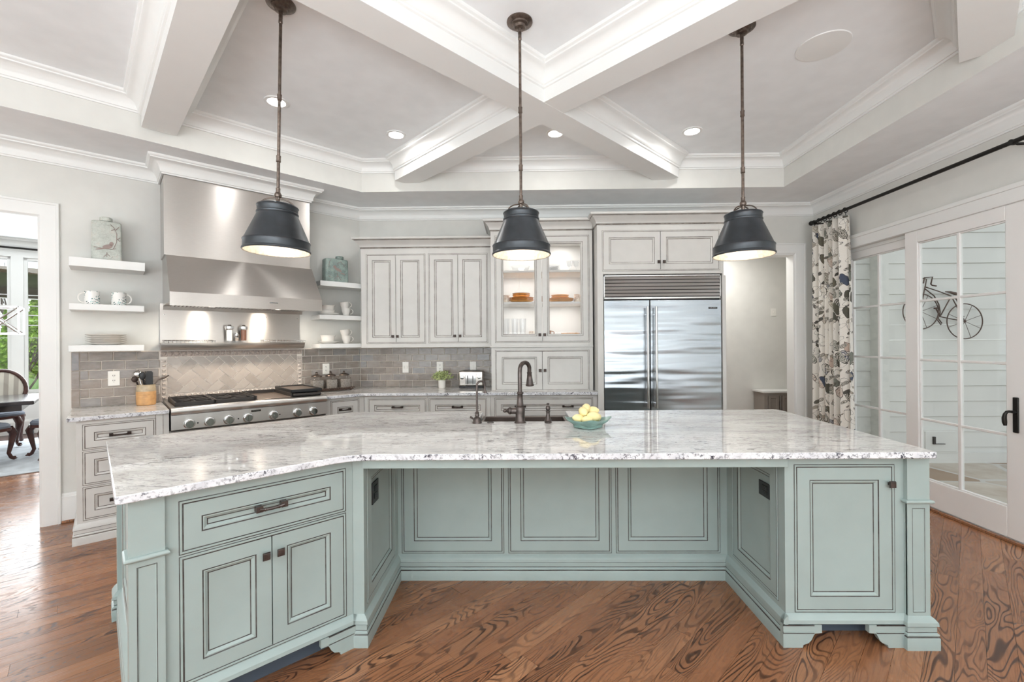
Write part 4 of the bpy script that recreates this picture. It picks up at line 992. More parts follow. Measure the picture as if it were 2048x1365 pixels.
# hood
hd_ = root('range_hood', 'tall brushed stainless range hood with flared canopy above the rangetop', 'range hood', RW @ Matrix.Translation((-1.25, -.3, 1.742)))
hx0, hx1 = -1.846, -.667
mb = MB(RW); mb.box(hx0, hx1, -.332, -.001, 2.19, 2.868); mb.box(hx0 - .0005, hx0 + .006, -.3335, -.3315, 2.19, 2.868); build('chimney', mb, M['steel_hood'], hd_, bevel=.0015)
mb = MB(RW); mb.extr([(-.001, 2.19), (-.334, 2.19), (-.625, 1.852), (-.625, 1.742), (-.60, 1.742), (-.59, 1.775), (-.03, 1.775), (-.02, 1.742), (-.001, 1.742)], 'x', hx0 + .012, -.652); build('canopy', mb, M['steel_hood'], hd_, ang=15)
mb = MB(RW)
for i in range(4):
    a = -1.80 + i * .275
    for k in range(9): mb.box(a + .01 + k * .027, a + .026 + k * .027, -.50, -.10, 1.762, 1.776)
build('baffle_filters', mb, M['steel_h'], hd_)
for x in (-1.52, -.98):
    lm = MB(RW); lm.lathe([(.035, 0), (.035, -.006), (.001, -.007)], (x, -.40, 1.764), 16); build('hood_lamp', lm, M['hood_lamp'], hd_)
    p = RW @ Vector((x, -.40, 1.752)); light('lamp', 'AREA', p, HOOD_W, (1, .88, .74), .12, .12, (0, 0, 0), None, shape='DISK')
mb = MB(RW); mb.box(-1.115, -1.045, -.6265, -.625, 1.795, 1.806); build('badge', mb, M['chrome'], hd_)
sp = root('steel_backguard', 'stainless wall panel with curved warming shelf between the hood and tiles', 'backguard', RW @ Matrix.Translation((-1.27, 0, 1.38)))
mb = MB(RW); mb.box(-1.856, -.678, -.010, -.001, 1.44, 1.80); build('wall_panel', mb, M['steel_hood'], sp, bevel=.001)
for x in (-1.825, -1.60, -1.0, -.70):
    sm = MB(RW @ Matrix.Translation((x, -.010, 1.70)) @ Matrix.Rotation(R(90), 4, 'X')); sm.lathe([(.006, 0), (.004, .003), (.001, .0035)], (0, 0, 0), 8); build('screw', sm, M['chrome'], sp)
mb = MB(RW); mb.extr([(-.001, 1.442), (-.15, 1.442), (-.158, 1.438), (-.156, 1.424), (-.145, 1.402), (-.125, 1.386), (-.10, 1.379), (-.001, 1.377)], 'x', -1.858, -.668); build('warming_shelf', mb, M['steel_hood'], sp, ang=30)
for nm, x0_, x1_, lab in (('wire_rack', -1.84, -1.455, 'chrome wire warming rack at the left end of the steel shelf'), ('wire_rack', -1.055, -.655, 'chrome wire warming rack at the right end of the steel shelf')):
    r_ = root(nm, lab, 'rack', RW @ Matrix.Translation(((x0_ + x1_) / 2, -.08, 1.443)), 'wire warming racks on the steel shelf')
    mb = MB(RW); z = 1.466
    mb.tube([(x0_, -.02, z), (x1_, -.02, z)], .003, 6); mb.tube([(x0_, -.148, z - .006), (x1_, -.148, z - .006)], .003, 6)
    build('rails', mb, M['chrome'], r_); mb = MB(RW); n = int((x1_ - x0_) / .028)
    for i in range(n + 1):
        x = x0_ + .006 + i * (x1_ - x0_ - .012) / n; mb.tube([(x, -.02, z), (x, -.148, z - .006), (x, -.150, 1.4435)], .0022, 5)
        if i in (0, n): mb.tube([(x, -.02, z), (x, -.02, 1.4435)], .0025, 5)
    build('wires', mb, M['chrome'], r_)
# floating shelves
for lab, T, pts_, zt, zb in [('white floating shelf left of the hood, top one, under the tall bird canister', RW, [(-2.422, -.27), (-1.968, -.27), (-1.968, -.001), (-2.422, -.001)], 2.112, 2.042),
        ('white floating shelf left of the hood, middle one, under two printed mugs', RW, [(-2.422, -.27), (-1.975, -.27), (-1.975, -.001), (-2.422, -.001)], 1.752, 1.702),
        ('white floating shelf left of the hood, lowest one, under a stack of plates', RW, [(-2.427, -.27), (-1.978, -.27), (-1.978, -.001), (-2.427, -.001)], 1.426, 1.377),
        ('white floating shelf right of the hood, top one, under the teal bird canister', RW, [(-.545, -.27), (-.070, -.27), (.094, -.105), (-.004, -.004), (-.545, -.004)], 2.094, 2.040),
        ('white floating shelf right of the hood, middle one, with white dishes and cups', RW, [(-.553, -.27), (-.070, -.27), (.094, -.105), (-.004, -.004), (-.553, -.004)], 1.733, 1.685),
        ('white floating shelf right of the hood, lowest one, just above the tiles', RW, [(-.556, -.27), (-.070, -.27), (.094, -.105), (-.004, -.004), (-.556, -.004)], 1.425, 1.381)]:
    mb = MB(T); mb.prism(pts_, zb, zt); props(build('floating_shelf', mb, M['trim'], bevel=.002), lab, 'shelf', 'floating shelves by the hood')

# ================================================================== CEILING FIXTURES
for i, (x, y, lab) in enumerate(((-1.864, 3.432, 'round recessed downlight behind the rod of the left pendant'), (-1.089, 4.002, 'round recessed downlight left of the beam crossing, near the range hood corner'), (.349, 4.017, 'round recessed downlight just behind the beam crossing'), (1.571, 4.015, 'round recessed downlight to the right of the beams, by the right pendant'))):
    r_ = root('recessed_downlight', lab, 'ceiling light', frame(x, y, 0, 3.29), 'recessed downlights in the tray ceiling')
    mb = MB(); mb.lathe([(.088, 3.3098), (.086, 3.302), (.066, 3.300), (.060, 3.306)], (x, y, 0), 32); build('trim_ring', mb, M['trim'], r_)
    mb = MB(); mb.lathe([(.062, 3.309), (.060, 3.3045), (.001, 3.303)], (x, y, 0), 32); build('lens', mb, M['lamp_cool'], r_)
    light('lamp', 'AREA', (x, y, 3.298), DOWN_W, (1, .99, .97), .12, None, (0, 0, 0), r_, shape='DISK')
for x, y in ((-2.9, 1.5), (-.6, .6), (1.2, .8), (-1.6, -.4), (1.9, -.5), (.4, -.8)):
    light('downlight_fill', 'AREA', (x, y, 3.29), DOWN_W, (1, .99, .97), .13, None, (0, 0, 0), None, shape='DISK')  # added unseen fill lamps over and behind the camera, without fixtures
mb = MB(); mb.lathe([(.152, 3.3095), (.150, 3.304), (.142, 3.303)], (1.967, 2.883, 0), 40)
spk = root('ceiling_speaker', 'round flush ceiling speaker in the right part of the tray ceiling', 'speaker', frame(1.967, 2.883, 0, 3.303)); build('bezel', mb, M['trim'], spk)
mb = MB(); mb.lathe([(.143, 3.3085), (.141, 3.305), (.001, 3.305)], (1.967, 2.883, 0), 40); build('grille', mb, M['plaster_spk'], spk)

def pendant(label, x, y, zt, lean=0):
    T = frame(x, y, 0, zt) @ Matrix.Rotation(lean, 4, 'Y')
    r_ = root('pendant_lamp', label, 'pendant lamp', T, 'pendant lamps over the island')
    mb = MB(T); mb.lathe([(.076, 0), (.076, -.006), (.070, -.010), (.052, -.014), (.050, -.022), (.036, -.026), (.032, -.040), (.012, -.044), (.010, -.062), (.001, -.064)], (0, 0, 0), 32); build('canopy', mb, M['stem'], r_)
    mb = MB(T); L = zt - 2.26
    mb.tube([(0, 0, -.06), (0, 0, -L)], .0085, 10)
    for z, h, w in ((-.085, .05, .011), (-(zt - 2.79), .04, .0125), (-(zt - 2.45), .04, .0125), (-L + .015, .03, .012)):
        mb.lathe([(.0085, -h / 2), (w, -h / 2 + .004), (w * .9, 0), (w, h / 2 - .004), (.0085, h / 2)], (0, 0, z), 12)
    mb.ell((0, 0, -L - .012), (.019, .019, .02), 14, 8); mb.lathe([(.012, 0), (.009, -.02), (.006, -.04), (.001, -.05)], (0, 0, -L - .025), 12); build('stem', mb, M['stem'], r_)
    mb = MB(T); zb = -(zt - 2.188)
    for a in (.5, .5 + PI / 2):
        mb.tube([(math.cos(a) * .088 * math.cos(t), math.sin(a) * .088 * math.cos(t), zb - .01 + .055 * math.sin(t)) for t in [i * PI / 14 for i in range(15)]], .004, 8)
    build('loops', mb, M['stem'], r_)
    q = [(.088, 2.185), (.096, 2.190), (.104, 2.186), (.1065, 2.180), (.103, 2.175), (.102, 2.152), (.106, 2.148), (.1065, 2.142), (.103, 2.137), (.106, 2.130), (.162, 1.999), (.168, 1.993), (.171, 1.988), (.168, 1.983), (.168, 1.949), (.1725, 1.944), (.1735, 1.938), (.170, 1.933)]
    inner = [(.165, 1.935), (.162, 1.944), (.162, 1.983), (.157, 1.996), (.100, 2.128), (.097, 2.178), (.088, 2.185)]
    mb = MB(T); mb.lathe([(a, b - zt) for a, b in q + inner], (0, 0, 0), 48, mats=[0] * (len(q) - 1) + [1] * len(inner)); build('lamp_shade', mb, [SLATE, M['silver_leaf']], r_, ang=40)
    mb = MB(T); mb.ell((0, 0, -(zt - 2.055)), (.03, .03, .042), 14, 10); mb.lathe([(.016, .10), (.016, .03)], (0, 0, -(zt - 2.055)), 12); build('bulb', mb, M['lamp_warm'], r_)
    p = T @ Vector((0, 0, -(zt - 1.985))); light('lamp', 'POINT', p, PEND_W, (1, .92, .8), .04)
    return r_
SLATE = flat('slate_black_iron', srgb(58, 62, 66), .34, .45, var=.35, vs=9)
pendant('black bell pendant lamp, middle one, hanging in front of the glass-front cabinet', .022, 2.62, 3.31)
pendant('black bell pendant lamp, left one, hanging in front of the range hood', -1.302, 2.45, 3.31, R(1.3))
pendant('black bell pendant lamp, right one, hanging in front of the refrigerator cabinet', 1.359, 2.70, 3.31)

# ================================================================== ON THE ISLAND
sk = root('apron_sink', 'dark brown apron-front sink set in the back of the island', 'sink', frame(.04, 3.1, 0, .62))
mb = MB(); a, b, c, d_ = SK[0], SK[1], SK[2], 3.325
for q in ((a, a + .02, c, d_), (b - .02, b, c, d_), (a, b, c, c + .02), (a, b, d_ - .022, d_)): mb.box(*q, .62, .872)
mb.box(a, b, c, d_, .62, .645); build('basin', mb, M['sink'], sk, bevel=.005)
mb = MB(); mb.lathe([(.045, .646), (.042, .649), (.001, .647)], ((a + b) / 2, 3.1, 0), 20); build('drain', mb, M['bronze'], sk)

fa = root('faucet', 'tall oil-rubbed bronze gooseneck kitchen faucet on the island', 'faucet', frame(.008, 2.82, 0, .914))
c = (.008, 2.82, .914)
mb = MB(); mb.lathe([(.037, 0), (.037, .004), (.033, .008), (.030, .014), (.029, .05), (.031, .08), (.0305, .098), (.025, .104), (.0265, .108), (.022, .112), (.018, .15), (.017, .180), (.021, .184), (.0225, .188), (.021, .193), (.016, .196)], c, 24); build('body', mb, M['bronze'], fa, ang=50)
mb = MB(); arc = [(c[0], c[1], c[2] + .19), (c[0], c[1], 1.23)] + [(c[0] + .032 - .032 * math.cos(t), c[1] + .05 - .05 * math.cos(t), 1.245 + .048 * math.sin(t)) for t in [i * PI / 12 for i in range(1, 12)]] + [(c[0] + .063, c[1] + .104, 1.225)]
mb.tube(arc, .0135, 14); build('spout', mb, M['bronze'], fa)
mb = MB(MB().T); p0, p1 = Vector((c[0] + .063, c[1] + .104, 1.228)), Vector((c[0] + .066, c[1] + .116, 1.135)); dd = p1 - p0
mb.tube([p0 + dd * t for t in (0, .02, .1, .12, .35, .7, .88, .90, .97, 1)], [.0145, .017, .0165, .015, .017, .0225, .025, .0275, .0275, .021], 18); build('spray_head', mb, M['bronze'], fa, ang=50)
mb = MB(); mb.tube([(c[0] - .024, c[1], .99), (c[0] - .055, c[1], .99)], [.022, .021], 16); mb.tube([(c[0] - .055, c[1], .99), (c[0] - .060, c[1], .99), (c[0] - .066, c[1], .99), (c[0] - .072, c[1], .99), (c[0] - .080, c[1], .99), (c[0] - .086, c[1], .99)], [.019, .024, .0245, .021, .012, .009], 16)
mb.ell((c[0] - .096, c[1], .99), (.014, .012, .012), 12, 8); build('lever_handle', mb, M['bronze'], fa, ang=50)
ft = root('filter_faucet', 'small dark bronze filtered-water faucet left of the tall faucet', 'faucet', frame(-.264, 2.81, 0, .914))
c = (-.264, 2.81, .914)
mb = MB(); mb.lathe([(.030, 0), (.030, .006), (.026, .010), (.026, .028), (.020, .036), (.011, .042), (.014, .05), (.010, .058), (.013, .066), (.008, .074)], c, 20); build('base', mb, M['bronze'], ft, ang=50)
mb = MB(); mb.tube([(c[0], c[1], c[2] + .07), (c[0], c[1], 1.145)] + [(c[0] + .024 - .024 * math.cos(t), c[1] + .012 * (1 - math.cos(t)), 1.15 + .028 * math.sin(t)) for t in [i * PI / 10 for i in range(1, 10)]] + [(c[0] + .049, c[1] + .024, 1.13), (c[0] + .050, c[1] + .026, 1.112), (c[0] + .050, c[1] + .026, 1.102)], [.0068] * 11 + [.0068, .009, .012], 10); build('spout', mb, M['bronze'], ft)
mb = MB(); mb.tube([(c[0] - .02, c[1] + .015, c[2] + .022), (c[0] - .045, c[1] + .05, c[2] + .03)], [.006, .008], 8); build('lever', mb, M['bronze'], ft)
ds = root('soap_dispenser', 'bronze soap dispenser right of the tall faucet on the island', 'soap dispenser', frame(.184, 2.812, 0, .914))
c = (.184, 2.812, .914)
mb = MB(); mb.lathe([(.022, 0), (.024, .005), (.021, .010), (.023, .015), (.019, .022), (.015, .035), (.011, .055), (.012, .068), (.015, .072), (.013, .076)], c, 18); build('base', mb, M['bronze'], ds, ang=50)
mb = MB(); mb.ell((c[0], c[1], c[2] + .092), (.0155, .0155, .017), 14, 10); mb.lathe([(.008, .105), (.005, .116), (.011, .122), (.001, .126)], c, 14); mb.tube([(c[0], c[1], c[2] + .119), (c[0], c[1] + .05, c[2] + .114)], .004, 8); build('pump', mb, M['bronze'], ds)
mb = MB(); mb.lathe([(.022, 0), (.021, .004), (.012, .0045), (.011, .003), (.001, .003)], (-.18, 2.824, .914), 24); props(build('disposal_button', mb, M['bronze']), 'flat round bronze button on the island between the two faucets', 'button')

bw = root('fruit_bowl', 'teal glazed square footed bowl holding lemons on the island', 'bowl', frame(.411, 2.66, 0, .914))
c = (.411, 2.66, .914); sqf = lambda a: 1 + .15 * math.cos(4 * a)
mb = MB(); mb.lathe([(.072, .004), (.080, .018), (.104, .032), (.121, .050), (.122, .053), (.118, .052), (.100, .036), (.070, .024), (.001, .020)], c, 64, sq=sqf)
for v in mb.v:
    dx, dy = v.x - c[0], v.y - c[1]; r_ = math.hypot(dx, dy); v.z += .007 * (r_ / .12) ** 3 * math.cos(4 * math.atan2(dy, dx))
build('dish', mb, M['teal'], bw, ang=60)
mb = MB(); mb.lathe([(.070, 0), (.078, .003), (.080, .019), (.068, .021)], c, 48, sq=lambda a: 1 + .09 * math.cos(4 * a)); build('foot', mb, M['teal'], bw)
def lemon(label, p, rad, ax):
    q = Vector((0, 0, 1)).rotation_difference(Vector(ax)).to_matrix()
    mb = MB(); mb.ell(p, (rad * .86, rad * .86, rad * 1.12), 22, 16, q, tip=.13); props(build('lemon', mb, M['lemon']), label, 'lemon', 'lemons in the teal bowl')
for lab, p, r_, ax in (('pale yellow lemon lying at the left end of the teal bowl', (.352, 2.640, .970), .030, (1, .2, -.15)), ('round lemon piled upper left in the bowl, resting over its lower neighbours', (.383, 2.655, 1.008), .031, (.25, -1, -.35)),
        ('topmost lemon of the pile in the teal bowl', (.405, 2.692, 1.022), .030, (.5, .8, .4)), ('lemon at the upper right back of the pile', (.447, 2.70, 1.005), .031, (1, -.2, .1)),
        ('large lemon lying front right in the bowl', (.440, 2.630, .983), .033, (1, .05, -.12)), ('small lemon low in the front middle of the bowl', (.398, 2.612, .967), .027, (.9, -.3, .1)), ('lemon mostly hidden behind the front right one, at the right edge', (.468, 2.668, .972), .028, (.3, 1, .1))): lemon(lab, p, r_, ax)

# ================================================================== ON THE BACK COUNTER
to = root('toaster', 'chrome two-slot toaster with two round dials on the back counter', 'toaster', frame(-.535, 5.08, 0, .914))
mb = MB(); mb.box(-.672, -.398, 5.0, 5.17, .916, .938); build('base', mb, M['blackpl'], to, bevel=.006)
mb = MB(); mb.box(-.674, -.396, 4.996, 5.174, .936, 1.108)
build('body', mb, M['steel_toaster'], to, bevel=.014)
mb = MB(); mb.box(-.60, -.478, 4.992, 4.998, .955, 1.075); mb.box(-.602, -.476, 4.980, 4.995, 1.058, 1.078); build('lever_panel', mb, M['chrome'], to, bevel=.003)
mb = MB()
for x in (-.572, -.513): mb.box(x - .004, x + .004, 4.990, 4.993, .958, 1.055)
for y in (5.06, 5.11): mb.box(-.63, -.44, y - .012, y + .012, 1.107, 1.110)
mb.box(-.60, -.46, 4.99, 5.0, .916, .934); build('slots', mb, M['blackpl'], to)
for x, z, r_ in ((-.634, 1.035, .022), (-.443, 1.035, .018)):
    km = MB(frame(x, 4.995, 0, z) @ Matrix.Rotation(R(90), 4, 'X')); km.lathe([(r_, 0), (r_, .012), (r_ * .8, .016), (.001, .017)], (0, 0, 0), 20); build('dial', km, M['chrome'], to)
pp = root('potted_plant', 'small leafy green plant in a white ribbed pot on the back counter', 'plant', frame(-.868, 5.03, 0, .914))
c = (-.868, 5.03, .914)
mb = MB(); mb.lathe([(.036, 0), (.040, .01), (.043, .088), (.045, .094), (.042, .094), (.040, .080), (.001, .08)], c, 28); build('pot', mb, M['white_cer'], pp)
rg = random.Random(5); mb = MB()
for i in range(150):
    a = rg.random() * 2 * PI; e_ = .15 + rg.random() * 1.3; L = .05 + rg.random() * .065
    p = Vector((math.cos(a) * math.cos(e_) * L * 1.25, math.sin(a) * math.cos(e_) * L, math.sin(e_) * L * .95 + .09)) + Vector(c)
    mb.ell(p, (.011, .004 + rg.random() * .003, .013), 6, 4, Matrix.Rotation(rg.random() * 6, 3, 'Z') @ Matrix.Rotation(rg.random() * 2, 3, 'X'))
build('foliage', mb, M['leaf'], pp); mb = MB()
for i in range(12):
    a = i * .55; mb.tube([Vector(c) + Vector((0, 0, .08)), Vector(c) + Vector((math.cos(a) * .05, math.sin(a) * .05, .14))], .002, 5)
build('stems', mb, M['leaf'], pp)
# canisters on their tray
tr = root('wire_tray', 'long brown scalloped wire tray under the three glass canisters', 'tray', RW @ Matrix.Translation((-.42, -.2, .914)))
mb = MB(RW); mb.box(-.632, -.19, -.27, -.10, .926, .932); build('base', mb, M['rust'], tr, bevel=.003)
mb = MB(RW)
for y in (-.272, -.098):
    n = 17
    for i in range(n):
        x = -.618 + i * .425 / (n - 1); mb.tube([(x - .013, y, .932), (x - .008, y, .948), (x, y, .953), (x + .008, y, .948), (x + .013, y, .932)], .0028, 5)
mb.tube([(-.634, -.272, .944), (-.185, -.272, .944), (-.185, -.098, .944), (-.634, -.098, .944), (-.634, -.272, .944)], .003, 5); build('rim', mb, M['rust'], tr)
mb = MB(RW)
for x in (-.62, -.22):
    for y in (-.25, -.12): mb.box(x - .006, x + .006, y - .006, y + .006, .9145, .927)
build('feet', mb, M['rust'], tr)
for i, (x, lab) in enumerate(((-.56, 'glass canister with metal lid, left one on the wire tray'), (-.415, 'glass canister with metal lid, middle one on the wire tray'), (-.268, 'glass canister with metal lid, right one on the wire tray'))):
    r_ = root('glass_canister', lab, 'canister', RW @ Matrix.Translation((x, -.185, .932)), 'canisters on the wire tray')
    c = (x, -.185, .9325); sq4 = lambda a: 1 / max(abs(math.cos(a)), abs(math.sin(a))) ** .75
    mb = MB(RW); mb.lathe([(.048, 0), (.058, .008), (.060, .10), (.054, .122), (.042, .130), (.042, .140)], c, 32, sq=sq4); build('jar', mb, M['glass_ware'], r_, ang=50)
    mb = MB(RW); mb.lathe([(.046, .004), (.054, .012), (.055, .105), (.001, .110)], c, 32, sq=sq4); build('contents', mb, M['grainfill'], r_)
    mb = MB(RW); mb.lathe([(.052, .140), (.056, .146), (.052, .154), (.03, .164), (.012, .170), (.010, .180), (.014, .188), (.001, .196)], c, 28); build('lid', mb, M['stem'], r_)
# utensil crock
uc = root('utensil_crock', 'tan and ochre stoneware crock of kitchen utensils left of the rangetop', 'crock', RW @ Matrix.Translation((-1.962, -.17, .914)))
c = (-1.962, -.17, .914)
mb = MB(RW); mb.lathe([(.060, 0), (.066, .006), (.068, .05), (.0665, .052), (.068, .054), (.068, .084), (.0665, .086), (.068, .088), (.068, .118), (.066, .150), (.062, .165), (.065, .175), (.060, .175), (.058, .16), (.058, .02), (.001, .02)], c, 32, mats=[0] * 8 + [1] * 4 + [1] * 3); build('jar', mb, [M['kraft'], M['glaze_tan']], uc)
def utensil(name, label, pts, rad, mat, head=None):
    mb = MB(RW); mb.tube([Vector(c) + Vector(p) for p in pts], rad, 8)
    if head: head(mb)
    props(build(name, mb, mat, ang=50), label, 'utensil', 'utensils in the crock')
V = lambda *p: Vector(c) + Vector(p)
utensil('ladle', 'steel ladle leaning left in the utensil crock', [(.0, 0, .03), (-.045, .02, .24)], .005, M['chrome'], lambda m: m.ell(V(-.052, .02, .262), (.036, .02, .032), 14, 8))
utensil('serving_spoon', 'black serving spoon in the middle of the utensil crock', [(.01, .01, .03), (-.02, -.02, .22)], [.005, .008], M['blackpl'], lambda m: m.ell(V(-.024, -.024, .25), (.022, .008, .034), 12, 8))
utensil('whisk', 'wire whisk standing in the utensil crock', [(.012, .02, .03), (.0, .03, .19)], .006, M['blackpl'], lambda m: [m.tube([V(0, .03, .19), V(math.cos(a) * .026, .03 + math.sin(a) * .022, .24), V(math.cos(a) * .018, .03 + math.sin(a) * .016, .275), V(0, .03, .285)], .0014, 5) for a in [k * .9 for k in range(7)]])
utensil('spatula', 'broad grey spatula standing upright in the utensil crock', [(.02, 0, .03), (.022, .0, .18)], .006, M['blackpl'], lambda m: m.extr([(c[0] - .002, c[2] + .17), (c[0] + .046, c[2] + .17), (c[0] + .046, c[2] + .275), (c[0] + .036, c[2] + .288), (c[0] + .008, c[2] + .288), (c[0] - .002, c[2] + .275)], 'y', c[1] - .004, c[1] + .002, 0))
utensil('slotted_spoon', 'dark slotted spoon leaning at the back of the crock', [(-.01, .02, .03), (-.062, .0, .20)], [.005, .007], M['bronze_dk'], lambda m: m.ell(V(-.074, 0, .222), (.022, .008, .026), 12, 8))
utensil('tongs', 'thin steel tongs leaning far to the right out of the crock', [(-.01, -.01, .03), (.058, -.005, .175), (.085, -.005, .212), (.118, -.005, .222), (.155, -.005, .244)], [.005, .005, .006, .009, .005], M['stem'])

# salt, pepper, shaker on the steel shelf
def shaker(name, label, x, fill, h=.165, r_=.026, cat='grinder'):
    q = root(name, label, cat, RW @ Matrix.Translation((x, -.085, 1.443)))
    z0 = 1.4425; p = (x, -.085, z0)
    mb = MB(RW); mb.lathe([(r_, 0), (r_ * 1.05, .01), (r_ * .92, .03), (r_ * .92, h - .042)], p, 20); build('body', mb, M['glass_ware'], q)
    mb = MB(RW); mb.lathe([(r_ * .72, .02), (r_ * .72, h - .05), (.001, h - .048)], p, 16); build('contents', mb, fill, q)
    mb = MB(RW); mb.lathe([(r_ * .95, h - .044), (r_ * 1.1, h - .038), (r_ * 1.1, h - .016), (r_ * .6, h - .010), (r_ * .5, h), (.001, h + .002)], p, 20); build('cap', mb, M['chrome'], q)
shaker('salt_mill', 'clear salt mill, left one on the steel shelf under the hood', -1.335, M['salt'], .172, .034)
shaker('pepper_mill', 'clear pepper mill with dark corns on the steel shelf under the hood', -1.215, M['pepper'], .172, .032)
shaker('glass_shaker', 'short glass shaker between the two mills', -1.274, M['grainfill'], .095, .022, 'shaker')

# ================================================================== SHELF DISPLAY
def canister(label, x0, x1, z, h, mat, nx, nr, flip=1):
    r_ = root('lidded_canister', label, 'canister', RW @ Matrix.Translation(((x0 + x1) / 2, -.13, z)))
    mb = MB(RW); xm, hw = (x0 + x1) / 2, (x1 - x0) / 2; d0, d1 = -.185, -.065; vs = []; ring = []
    for (zz, s) in ((0, .97), (.006, 1.0), (h * .06, .985), (h * .5, .975), (h * .95, .96), (h * .985, .93), (h, .82)):
        w = hw * s; b, f = d0 * 1 + .0 + (1 - s) * .05, d1 - (1 - s) * .05
        rr_ = .016; q = []
        for (cx_, cy_, a0) in ((xm - w + rr_, b + rr_, PI), (xm + w - rr_, b + rr_, 1.5 * PI), (xm + w - rr_, f - rr_, 0), (xm - w + rr_, f - rr_, .5 * PI)):
            for i in range(4): t = a0 + i * PI / 6; q.append((cx_ + rr_ * math.cos(t), cy_ + rr_ * math.sin(t), z + zz))
        ring.append(q)
    n = 16; vs = [p for q in ring for p in q]; fs = [(i * n + k, i * n + (k + 1) % n, (i + 1) * n + (k + 1) % n, (i + 1) * n + k) for i in range(len(ring) - 1) for k in range(n)] + [tuple(range(n))[::-1], tuple(range((len(ring) - 1) * n, len(ring) * n))]
    mb.add(vs, fs); bo = build('body', mb, mat, r_, ang=50)
    mb = MB(RW); mb.lathe([(nr * .85, -.002), (nr * .85, .006), (nr, .008), (nr * 1.03, .018), (nr, .034), (nr * .8, .040), (.001, .040)], (nx, -.125, z + h), 26, sq=lambda a: 1); build('lid', mb, M['tin_b'] if h < .27 else mat, r_)
    # painted bird on a branch
    y = d0 - .0015; mb = MB(RW); s = hw * flip; k = h
    def blob(cx_, cz, rx, rz, rot=0):
        mb.add([(cx_ + rx * math.cos(t) * math.cos(rot) - rz * math.sin(t) * math.sin(rot), y, cz + rx * math.cos(t) * math.sin(rot) + rz * math.sin(t) * math.cos(rot)) for t in [i * PI / 8 for i in range(16)]], [tuple(range(16))])
    if flip > 0:
        blob(xm + .05 * hw, z + k * .36, hw * .34, k * .055, .35); blob(xm + .30 * hw, z + k * .44, hw * .14, k * .05); blob(xm - .42 * hw, z + k * .29, hw * .30, k * .018, .25)
        br = [[(-.85, .33), (-.3, .31), (.3, .30), (.62, .33)], [(.42, .31), (.66, .5), (.68, .7), (.5, .85), (.25, .93)], [(.66, .55), (.9, .62)], [(.66, .6), (.88, .52)], [(.6, .8), (.82, .88)], [(.55, .82), (.3, .78)], [(0, .22), (.0, .1)], [(0, .17), (-.22, .1)], [(0, .19), (.22, .12)]]
    else:
        blob(xm + .05 * hw, z + k * .55, hw * .36, k * .06, -.42); blob(xm - .22 * hw, z + k * .66, hw * .13, k * .06); blob(xm + .45 * hw, z + k * .40, hw * .22, k * .025, -.3)
        br = [[(-.5, .95), (-.7, .85), (-.75, .6)], [(0, .42), (.05, .1)], [(.03, .3), (-.3, .12)], [(.03, .3), (.35, .12)], [(-.8, .25), (-.4, .2)], [(.3, .9), (.7, .7)], [(.3, .9), (.0, .8)]]
    for q in br: mb.tube([(xm + a * hw * .95, y + .0005, z + b * k) for a, b in q], .0022, 5)
    build('bird_painting', mb, M['bird'], r_, smooth=False)
canister('tall crackled grey lidded canister painted with a bird, on the top left shelf', -2.300, -2.108, 2.1125, .325, M['tin_a'], -2.207, .040)
canister('squat teal lidded canister painted with a bird, on the top right shelf', -.462, -.205, 2.0945, .262, M['tin_b'], -.285, .042, -1)
def mug(label, x, z, side, T=RW, y=-.15, r_=.048, h=.108, mat='mug'):
    q = root('mug', label, 'mug', T @ Matrix.Translation((x, y, z)), 'mugs on display'); p = (x, y, z + .0005)
    mb = MB(T); mb.lathe([(r_ * .9, 0), (r_, .006), (r_, h), (r_ - .004, h), (r_ - .005, .008), (.001, .007)], p, 28); build('body', mb, M[mat], q)
    mb = MB(T); mb.tube([(x + side * (r_ - .002 + .034 * math.sin(t)), y, z + h * .52 + h * .36 * math.cos(t)) for t in [i * PI / 10 for i in range(11)]], .0055, 8); build('handle', mb, M['white_cer'] if mat == 'mug' else M[mat], q)
mug('printed white mug with its handle to the left, on the middle left shelf', -2.295, 1.7525, -1); mug('printed white mug with its handle to the right, on the middle left shelf', -2.132, 1.7525, 1)
def dish(name, label, T, p, r_, h, mat, rim=None, group=None, cat='plate', foot=.55):
    mb = MB(T); mb.lathe([(r_ * foot, 0), (r_ * foot, .003), (r_ * (foot + .12), .005), (r_ * .97, h * .85), (r_, h), (r_ * .985, h), (r_ * (foot + .1), .010), (.001, .008)], p, 36, mats=[0, 0, 0, 1, 1, 0, 0, 0][:7])
    props(build(name, mb, [M[mat], M[rim or mat]]), label, cat, group)
for i in range(5): dish('dinner_plate', 'white plate in the stack on the lowest left shelf, ' + ('bottom one', 'second from the bottom', 'middle one', 'second from the top', 'top one')[i], RW, (-2.212, -.145, 1.4265 + i * .0165), .128, .021, 'white_cer', None, 'white plates on the lowest left shelf')
